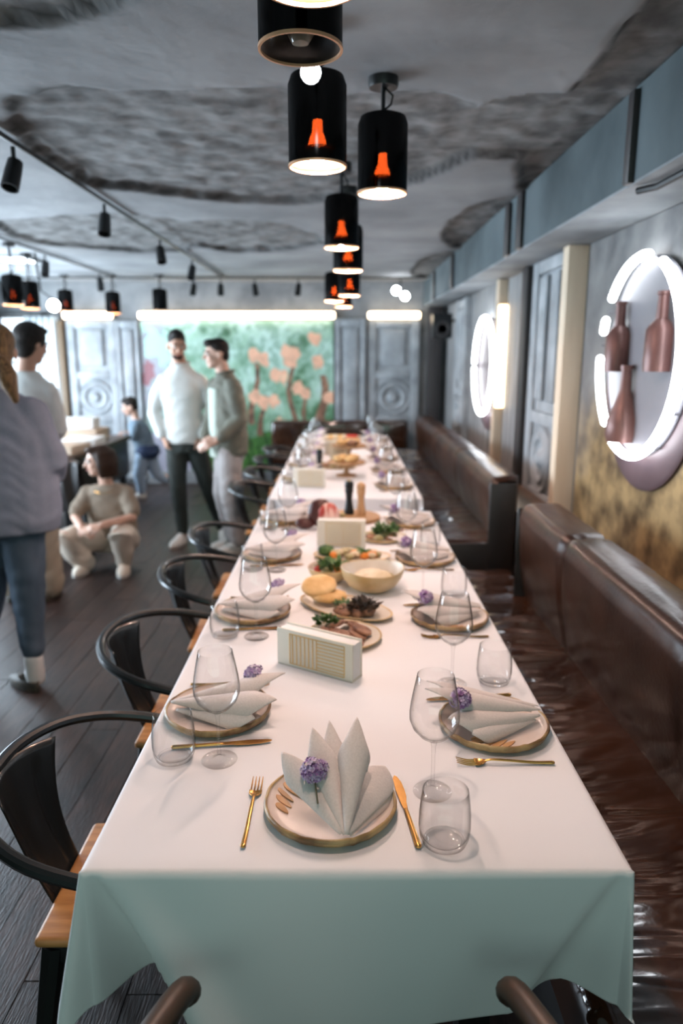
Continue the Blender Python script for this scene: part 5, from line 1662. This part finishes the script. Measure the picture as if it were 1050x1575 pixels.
# --- the man in the sage jacket, turned to the left
def man_sage():
    t = thing('person', 'young man in sage jacket and light grey trousers standing in profile by the chairs', 'person', (-0.955, 5.72, 0))
    hd = Head((-0.02, -0.01, 1.605), R(-68), R(4), 0.96)
    f = Fig()
    hd.flesh(f, (0.035, 0.02, 1.42), 0.054)
    yw = R(-58)
    f.loft([((0.05, 0.03, 0.88), 0.135, 0.10, yw), ((0.05, 0.03, 1.05), 0.13, 0.095, yw), ((0.045, 0.03, 1.25), 0.155, 0.10, yw), ((0.04, 0.03, 1.37), 0.145, 0.085, yw), ((0.035, 0.03, 1.44), 0.07, 0.06, yw)])
    f.limb([(0.11, -0.09, 1.33), (0.155, -0.13, 1.10), (0.0, -0.235, 0.955)], [0.052, 0.040, 0.030]); hand(f, (0.0, -0.235, 0.955), (-0.9, -0.25, -0.35), (0.2, -0.8, 0.5), 0.45, 1)
    f.limb([(-0.05, 0.15, 1.33), (-0.10, 0.16, 1.08), (-0.13, -0.02, 0.93)], [0.052, 0.040, 0.030]); hand(f, (-0.13, -0.02, 0.93), (-0.35, -0.8, -0.3), (-0.5, 0.4, 0.7), 0.45, -1)
    f.limb([(0.07, -0.04, 0.88), (0.06, -0.07, 0.48), (0.11, -0.03, 0.08)], [0.085, 0.056, 0.036])
    f.limb([(0.02, 0.09, 0.88), (-0.02, 0.07, 0.48), (0.03, 0.16, 0.08)], [0.085, 0.056, 0.036])
    f.build_skin('body', M['skin_fair'], t, 0.0075)
    g = Fig()
    g.loft([((0.055, 0.03, 0.815), 0.185, 0.140, yw), ((0.055, 0.03, 0.95), 0.185, 0.140, yw), ((0.045, 0.03, 1.22), 0.190, 0.135, yw), ((0.04, 0.03, 1.34), 0.190, 0.115, yw), ((0.037, 0.03, 1.41), 0.115, 0.085, yw), ((0.035, 0.03, 1.455), 0.072, 0.068, yw)])
    g.limb([(0.115, -0.10, 1.345), (0.165, -0.135, 1.10), (0.035, -0.225, 0.975)], [0.078, 0.068, 0.050])
    g.limb([(-0.06, 0.155, 1.345), (-0.11, 0.165, 1.08), (-0.135, 0.01, 0.955)], [0.078, 0.068, 0.050])
    j = g.build_skin('jacket', M['sage'], t, 0.012, 8, 0.009, 3)
    MB().tube([(0.035 + 0.068 * math.cos(a), 0.03 + 0.064 * math.sin(a), 1.462 + 0.010 * math.cos(a)) for a in [k * PI / 10 for k in range(20)]], 0.014, 8, closed=True).build('collar', M['sage'], j)
    g = Fig()       # the open front shows the paler shirt
    fx = Vector((-math.sin(R(58)), -math.cos(R(58)), 0))
    sx_ = Vector((fx.y, -fx.x, 0))
    g.rings([[Vector((0.05, 0.03, z)) + fx * (0.122 + 0.026 * math.cos(a)) + sx_ * (w0 + 0.075 * math.sin(a)) for a in [k * PI / 6 for k in range(12)]] for z, w0 in ((0.80, 0.015), (1.0, 0.012), (1.2, 0.008), (1.34, 0.0))])
    g.build('shirt', M['sage_inner'], t, sharp=70)
    g = Fig()
    g.loft([((0.05, 0.03, 0.98), 0.155, 0.115, yw), ((0.05, 0.03, 0.86), 0.165, 0.122, yw), ((0.05, 0.03, 0.78), 0.155, 0.115, yw)])
    g.limb([(0.07, -0.04, 0.85), (0.06, -0.07, 0.48), (0.105, -0.03, 0.11)], [0.105, 0.084, 0.066])
    g.limb([(0.02, 0.09, 0.85), (-0.02, 0.07, 0.48), (0.03, 0.15, 0.11)], [0.105, 0.084, 0.066])
    g.build_skin('trousers', M['grey_trouser'], t, 0.012, 4, 0.006, 4)
    h = Fig()
    hd.e(h, (0, -0.020, 0.045), (0.081, 0.094, 0.082)); hd.e(h, (0, 0.045, 0.088), (0.058, 0.056, 0.034)); hd.e(h, (0, -0.058, -0.015), (0.066, 0.048, 0.06))
    h.build_skin('hair', M['hair_dark'], t, 0.008, 3)
    hd.features(t)
    shoe(t, (0.16, 0.00, 0.0), (-0.08, -0.13, 0.0)); shoe(t, (0.09, 0.20, 0.0), (-0.14, 0.07, 0.0))


# --- the woman crouching
def woman_crouching():
    t = thing('person', 'woman with a dark bob crouching on the floor in taupe T-shirt and cream trousers', 'person', (-1.79, 5.20, 0))
    hd = Head((-0.01, 0.06, 0.83), R(-62), R(3), 0.95)
    f = Fig()
    hd.flesh(f, (0.02, 0.10, 0.655), 0.048)
    f.loft([((0.03, 0.20, 0.16), 0.15, 0.11, 0), ((0.03, 0.19, 0.30), 0.145, 0.10, 0), ((0.02, 0.15, 0.48), 0.145, 0.095, 0), ((0.02, 0.12, 0.575), 0.14, 0.075, 0), ((0.02, 0.11, 0.65), 0.055, 0.05, 0)])
    f.limb([(-0.120, 0.115, 0.565), (-0.203, 0.02, 0.41), (-0.075, -0.22, 0.385)], [0.045, 0.037, 0.027]); hand(f, (-0.075, -0.22, 0.385), (0.75, -0.55, -0.15), (-0.3, -0.3, 0.9), 0.35, 1, 0.92)
    f.limb([(0.155, 0.115, 0.565), (0.233, 0.0, 0.415), (0.075, -0.22, 0.405)], [0.045, 0.037, 0.027]); hand(f, (0.075, -0.22, 0.405), (-0.85, -0.45, -0.12), (0.2, -0.4, 0.9), 0.35, -1, 0.92)
    f.limb([(-0.06, 0.18, 0.20), (-0.215, -0.19, 0.315), (-0.13, 0.00, 0.07)], [0.09, 0.06, 0.036])
    f.limb([(0.11, 0.18, 0.20), (0.19, -0.22, 0.325), (0.165, -0.03, 0.07)], [0.09, 0.06, 0.036])
    f.build_skin('body', M['skin_fair'], t, 0.0072)
    g = Fig()
    g.loft([((0.03, 0.18, 0.24), 0.180, 0.135, 0), ((0.03, 0.18, 0.32), 0.182, 0.130, 0), ((0.02, 0.15, 0.48), 0.178, 0.122, 0), ((0.02, 0.125, 0.585), 0.182, 0.100, 0), ((0.02, 0.11, 0.648), 0.105, 0.072, 0)])
    g.limb([(-0.125, 0.115, 0.575), (-0.195, 0.04, 0.450)], [0.064, 0.060]); g.limb([(0.16, 0.115, 0.575), (0.228, 0.03, 0.458)], [0.064, 0.060])
    g.build_skin('t_shirt', M['taupe'], t, 0.011, 8, 0.009, 5)
    g = Fig()
    g.loft([((0.03, 0.20, 0.34), 0.165, 0.12, 0), ((0.03, 0.20, 0.20), 0.178, 0.135, 0), ((0.03, 0.20, 0.11), 0.150, 0.115, 0)])
    g.limb([(-0.06, 0.18, 0.20), (-0.16, -0.05, 0.28), (-0.225, -0.195, 0.310), (-0.185, -0.10, 0.18), (-0.14, -0.03, 0.075)], [0.115, 0.100, 0.085, 0.085, 0.078])
    g.limb([(0.11, 0.18, 0.20), (0.17, -0.05, 0.285), (0.20, -0.225, 0.325), (0.185, -0.11, 0.18), (0.165, -0.05, 0.085)], [0.115, 0.100, 0.085, 0.072, 0.062])
    g.build_skin('trousers', M['cream_trouser'], t, 0.011, 4, 0.009, 6)
    h = Fig()
    hd.e(h, (0, -0.022, 0.040), (0.086, 0.098, 0.086))
    for a in range(-105, 106, 15):
        q = R(a + 180)
        x, y = 0.082 * math.sin(q), -0.020 + 0.088 * math.cos(q)
        h.limb([hd.p(x * 0.9, y, 0.05), hd.p(x * 1.10, y * 1.05, -0.03), hd.p(x * 1.05, y * 1.02, -0.105)], [0.030, 0.034, 0.024], 10)
    hd.e(h, (0.0, 0.045, 0.092), (0.058, 0.05, 0.026)); hd.e(h, (0, -0.050, -0.035), (0.092, 0.078, 0.098))
    h.build_skin('hair', M['hair_brown'], t, 0.008, 5)
    hd.features(t)
    MB().tube([(0.02 + 0.075 * math.cos(a), 0.075 + 0.06 * math.sin(a) - 0.02, 0.625 + 0.03 * math.sin(a)) for a in [k * PI / 12 for k in range(24)]], 0.002, 5, closed=True).build('necklace', M['gold'], t)
    shoe(t, (-0.13, 0.03, 0.0), (-0.165, -0.19, 0.0), 'cream_trouser'); shoe(t, (0.16, 0.0, 0.0), (0.185, -0.21, 0.0), 'cream_trouser')


# --- the woman with the ponytail seen from behind
def woman_back():
    t = thing('person', 'woman with a ponytail in a loose blue-grey shirt and jeans, seen from behind', 'person', (-1.60, 3.30, 0))
    hd = Head((0.040, 0.02, 1.620), R(206), R(4), 0.97)
    f = Fig()
    hd.flesh(f, (0.0, 0.02, 1.435), 0.050)
    f.loft([((0.0, 0.02, 0.82), 0.165, 0.12, 0), ((0.0, 0.02, 1.0), 0.14, 0.105, 0), ((-0.01, 0.02, 1.2), 0.155, 0.10, 0), ((-0.01, 0.02, 1.36), 0.155, 0.08, 0), ((0.0, 0.02, 1.44), 0.065, 0.06, 0)])
    f.limb([(0.15, 0.02, 1.33), (0.215, 0.05, 1.10), (0.13, 0.24, 1.00)], [0.048, 0.038, 0.028]); hand(f, (0.13, 0.24, 1.00), (-0.7, 0.7, 0.1), (0.2, 0.2, 0.9), 0.4, -1, 0.92)
    f.limb([(-0.18, 0.02, 1.33), (-0.27, 0.05, 1.10), (-0.18, 0.24, 1.00)], [0.048, 0.038, 0.028]); hand(f, (-0.18, 0.24, 1.00), (0.7, 0.7, 0.1), (-0.2, 0.2, 0.9), 0.4, 1, 0.92)
    f.limb([(0.07, 0.02, 0.84), (0.085, 0.0, 0.47), (0.10, -0.05, 0.07)], [0.098, 0.060, 0.037])
    f.limb([(-0.10, 0.02, 0.84), (-0.13, 0.05, 0.47), (-0.135, -0.14, 0.07)], [0.098, 0.060, 0.037])
    f.build_skin('body', M['skin_fair'], t, 0.0075)
    g = Fig()
    g.loft([((0.0, 0.02, 0.785), 0.250, 0.175, 0), ((0.0, 0.02, 0.84), 0.268, 0.188, 0), ((0.0, 0.02, 1.0), 0.268, 0.180, 0), ((0.0, 0.02, 1.2), 0.250, 0.160, 0), ((-0.005, 0.02, 1.32), 0.228, 0.130, 0), ((0.0, 0.02, 1.40), 0.155, 0.095, 0), ((0.0, 0.02, 1.45), 0.075, 0.068, 0)])
    g.limb([(0.165, 0.02, 1.335), (0.235, 0.04, 1.10), (0.185, 0.16, 1.03)], [0.082, 0.078, 0.062])
    g.limb([(-0.20, 0.02, 1.335), (-0.285, 0.04, 1.10), (-0.225, 0.16, 1.03)], [0.082, 0.078, 0.062])
    sh = g.build_skin('shirt', M['blue_shirt'], t, 0.011, 4, 0.010, 7)
    MB().tube([(0.0 + 0.070 * math.cos(a), 0.02 + 0.066 * math.sin(a), 1.455 + 0.008 * math.sin(a)) for a in [k * PI / 10 for k in range(20)]], 0.016, 8, closed=True).build('collar', M['blue_shirt'], sh)
    MB().tube([(0.02 - 0.0 * k, -0.128 - 0.03 * math.sin(k / 12 * 2.2), 1.33 - 0.52 * k / 12) for k in range(13)], [0.003] + [0.011] * 11 + [0.004], 8).build('back_pleat', M['blue_shirt'], sh)
    g = Fig()
    g.loft([((0.0, 0.02, 0.96), 0.16, 0.125, 0), ((0.0, 0.02, 0.84), 0.190, 0.14, 0), ((0.0, 0.02, 0.76), 0.18, 0.13, 0)])
    g.limb([(0.07, 0.02, 0.80), (0.082, 0.0, 0.47), (0.098, -0.045, 0.20)], [0.112, 0.080, 0.056])
    g.limb([(-0.10, 0.02, 0.80), (-0.128, 0.05, 0.47), (-0.133, -0.11, 0.20)], [0.112, 0.080, 0.056])
    g.build_skin('jeans', M['jeans'], t, 0.011, 4, 0.006, 8)
    g = Fig(); g.limb([(0.10, -0.05, 0.155), (0.10, -0.045, 0.05)], [0.045, 0.045]); g.limb([(0.10, -0.05, 0.045), (0.04, 0.03, 0.04)], [0.038, 0.03]); g.build_skin('sock', M['sock'], t, 0.009, 3)
    shoe(t, (0.135, -0.105, 0.0), (-0.06, 0.04, 0.0), 'shoe_black', 'shoe_black', low=True, w=0.042); shoe(t, (-0.115, -0.20, 0.0), (-0.28, -0.03, 0.0), 'shoe_black', 'shoe_black', low=True, w=0.042)
    h = Fig()
    hd.e(h, (0, -0.020, 0.036), (0.084, 0.096, 0.088)); hd.e(h, (0, -0.05, -0.02), (0.070, 0.056, 0.070)); hd.e(h, (0, 0.04, 0.088), (0.056, 0.05, 0.028))
    k = hd.p(0.0, -0.095, -0.055)
    h.limb([k, k + V3((0.035, -0.060, -0.01)), k + V3((0.070, -0.085, -0.07)), k + V3((0.098, -0.085, -0.17))], [0.028, 0.042, 0.046, 0.016], 12)
    h.build_skin('hair', M['hair_blond'], t, 0.008, 3)
    MB().lathe([(0.026, -0.012), (0.034, 0), (0.026, 0.012)], 14, k + V3((0.015, -0.012, -0.006)), Matrix.Rotation(R(70), 3, 'Y'), caps=False).build('hair_tie', M['dark_top'], t)
    hd.features(t)


# --- the person standing beyond her
def person_beyond():
    t = thing('person', 'dark haired person in beige wide trousers standing mostly hidden behind the ponytailed woman', 'person', (-2.07, 4.55, 0))
    hd = Head((0.15, 0.0, 1.665), R(150), R(12), 1.0)
    f = Fig()
    hd.flesh(f, (0.10, 0.0, 1.49), 0.054)
    f.loft([((0, 0.0, 0.88), 0.155, 0.11, 0), ((0.03, 0.0, 1.05), 0.135, 0.10, 0), ((0.07, 0, 1.28), 0.155, 0.10, 0), ((0.09, 0, 1.38), 0.145, 0.08, 0), ((0.10, 0, 1.46), 0.065, 0.06, 0)])
    for s in (-1, 1):
        f.limb([(s * 0.13 + 0.09, 0, 1.36), (s * 0.19 + 0.06, 0.05, 1.13), (s * 0.14, 0.22, 1.02)], [0.048, 0.038, 0.028]); hand(f, (s * 0.14, 0.22, 1.02), (-s * 0.7, 0.7, 0), (0, 0.2, 0.9), 0.4, -s)
        f.limb([(s * 0.085, 0, 0.88), (s * 0.10, 0, 0.48), (s * 0.11, 0.02, 0.07)], [0.09, 0.058, 0.038])
    f.build_skin('body', M['skin'], t, 0.0085)
    g = Fig()
    g.loft([((0, 0, 0.90), 0.178, 0.130, 0), ((0.03, 0, 1.06), 0.160, 0.122, 0), ((0.07, 0, 1.28), 0.176, 0.125, 0), ((0.09, 0, 1.39), 0.175, 0.105, 0), ((0.10, 0, 1.455), 0.11, 0.08, 0), ((0.105, 0, 1.50), 0.066, 0.064, 0)])
    for s in (-1, 1):
        g.limb([(s * 0.14 + 0.09, 0, 1.37), (s * 0.195 + 0.06, 0.045, 1.13), (s * 0.15, 0.19, 1.035)], [0.066, 0.060, 0.046])
    g.build_skin('top', M['white_knit'], t, 0.013, 4, 0.006, 9)
    g = Fig()
    g.loft([((0, 0, 1.02), 0.152, 0.118, 0), ((0, 0, 0.86), 0.182, 0.132, 0), ((0, 0, 0.78), 0.175, 0.125, 0)])
    for s in (-1, 1):
        g.limb([(s * 0.085, 0, 0.84), (s * 0.105, 0, 0.48), (s * 0.118, 0.01, 0.105)], [0.112, 0.105, 0.098])
    g.build_skin('trousers', M['beige_trouser'], t, 0.013, 4, 0.010, 10)
    h = Fig()
    hd.e(h, (0, -0.020, 0.040), (0.094, 0.104, 0.094)); hd.e(h, (0, -0.055, -0.03), (0.082, 0.062, 0.075)); hd.e(h, (0, 0.045, 0.09), (0.06, 0.05, 0.03))
    h.build_skin('hair', M['hair_dark'], t, 0.009, 3)
    hd.features(t)
    for s in (-1, 1):
        shoe(t, (s * 0.11, -0.09, 0), (s * 0.13, 0.15, 0), 'shoe_black', 'shoe_black', low=True)


# --- the child by the side table
def child():
    t = thing('person', 'child in a blue shirt leaning forward with one leg stretched back near the mural', 'person', (-2.28, 8.05, 0))
    hd = Head((-0.075, -0.02, 1.035), R(-75), R(14), 0.86)
    f = Fig()
    hd.flesh(f, (-0.02, 0.0, 0.885), 0.042)
    f.loft([((0.06, 0.0, 0.48), 0.095, 0.08, 0), ((0.05, 0, 0.60), 0.09, 0.075, 0), ((0.02, 0, 0.75), 0.10, 0.08, 0), ((-0.01, 0, 0.85), 0.09, 0.06, 0), ((-0.015, 0, 0.90), 0.045, 0.042, 0)])
    f.limb([(0.0, -0.10, 0.83), (-0.03, -0.14, 0.69), (-0.14, -0.12, 0.72)], [0.036, 0.030, 0.022]); hand(f, (-0.14, -0.12, 0.72), (-1, 0.1, 0.1), (0, -0.2, 1), 0.25, 1, 0.7)
    f.limb([(-0.02, 0.10, 0.83), (-0.05, 0.13, 0.69), (-0.15, 0.10, 0.73)], [0.036, 0.030, 0.022]); hand(f, (-0.15, 0.10, 0.73), (-1, 0, 0.1), (0, 0.2, 1), 0.25, -1, 0.7)
    f.limb([(0.05, -0.05, 0.48), (-0.005, -0.07, 0.27), (0.015, -0.05, 0.05)], [0.062, 0.044, 0.028])
    f.limb([(0.09, 0.05, 0.48), (0.16, 0.05, 0.27), (0.37, 0.06, 0.17)], [0.062, 0.044, 0.028])
    f.build_skin('body', M['skin_fair'], t, 0.007)
    g = Fig()
    g.loft([((0.065, 0, 0.48), 0.125, 0.105, 0), ((0.055, 0, 0.60), 0.118, 0.10, 0), ((0.02, 0, 0.75), 0.125, 0.10, 0), ((-0.005, 0, 0.835), 0.11, 0.082, 0), ((-0.015, 0, 0.89), 0.055, 0.05, 0)])
    g.limb([(0.0, -0.095, 0.82), (-0.03, -0.14, 0.69), (-0.11, -0.125, 0.712)], [0.052, 0.046, 0.034]); g.limb([(-0.02, 0.095, 0.82), (-0.05, 0.13, 0.69), (-0.12, 0.105, 0.72)], [0.052, 0.046, 0.034])
    g.build_skin('shirt', M['child_blue'], t, 0.010, 3, 0.006, 11)
    g = Fig()
    g.limb([(0.05, -0.05, 0.50), (-0.005, -0.07, 0.27), (0.01, -0.055, 0.09)], [0.086, 0.070, 0.052])
    g.limb([(0.085, 0.045, 0.50), (0.17, 0.05, 0.25), (0.27, 0.052, 0.19)], [0.084, 0.066, 0.048])
    g.build_skin('jeans', M['child_jeans'], t, 0.010, 3, 0.005, 12)
    g = Fig(); g.loft([((0.09, -0.02, 0.46), 0.10, 0.12, 0), ((0.10, -0.02, 0.52), 0.14, 0.135, 0), ((0.09, -0.01, 0.60), 0.12, 0.12, 0)])
    g.build_skin('tied_jumper', M['navy'], t, 0.010, 3, 0.012, 13)
    h = Fig(); hd.e(h, (0, -0.018, 0.040), (0.082, 0.096, 0.086)); hd.e(h, (0, 0.045, 0.085), (0.058, 0.05, 0.030)); hd.e(h, (0, -0.055, -0.015), (0.066, 0.05, 0.06))
    h.build_skin('hair', M['hair_dark'], t, 0.008, 3)
    hd.features(t)
    shoe(t, (0.06, -0.05, 0), (-0.12, -0.06, 0), h=0.055, w=0.036)
    s = shoe(t, (0, 0, 0), (0.17, 0, 0), h=0.055, w=0.036)
    s.location = (0.445, 0.06, 0.075); s.rotation_euler = (0, R(62), PI)


man_white().scale = (0.93, 0.97, 1.0); man_sage(); woman_crouching(); woman_back(); person_beyond(); child()
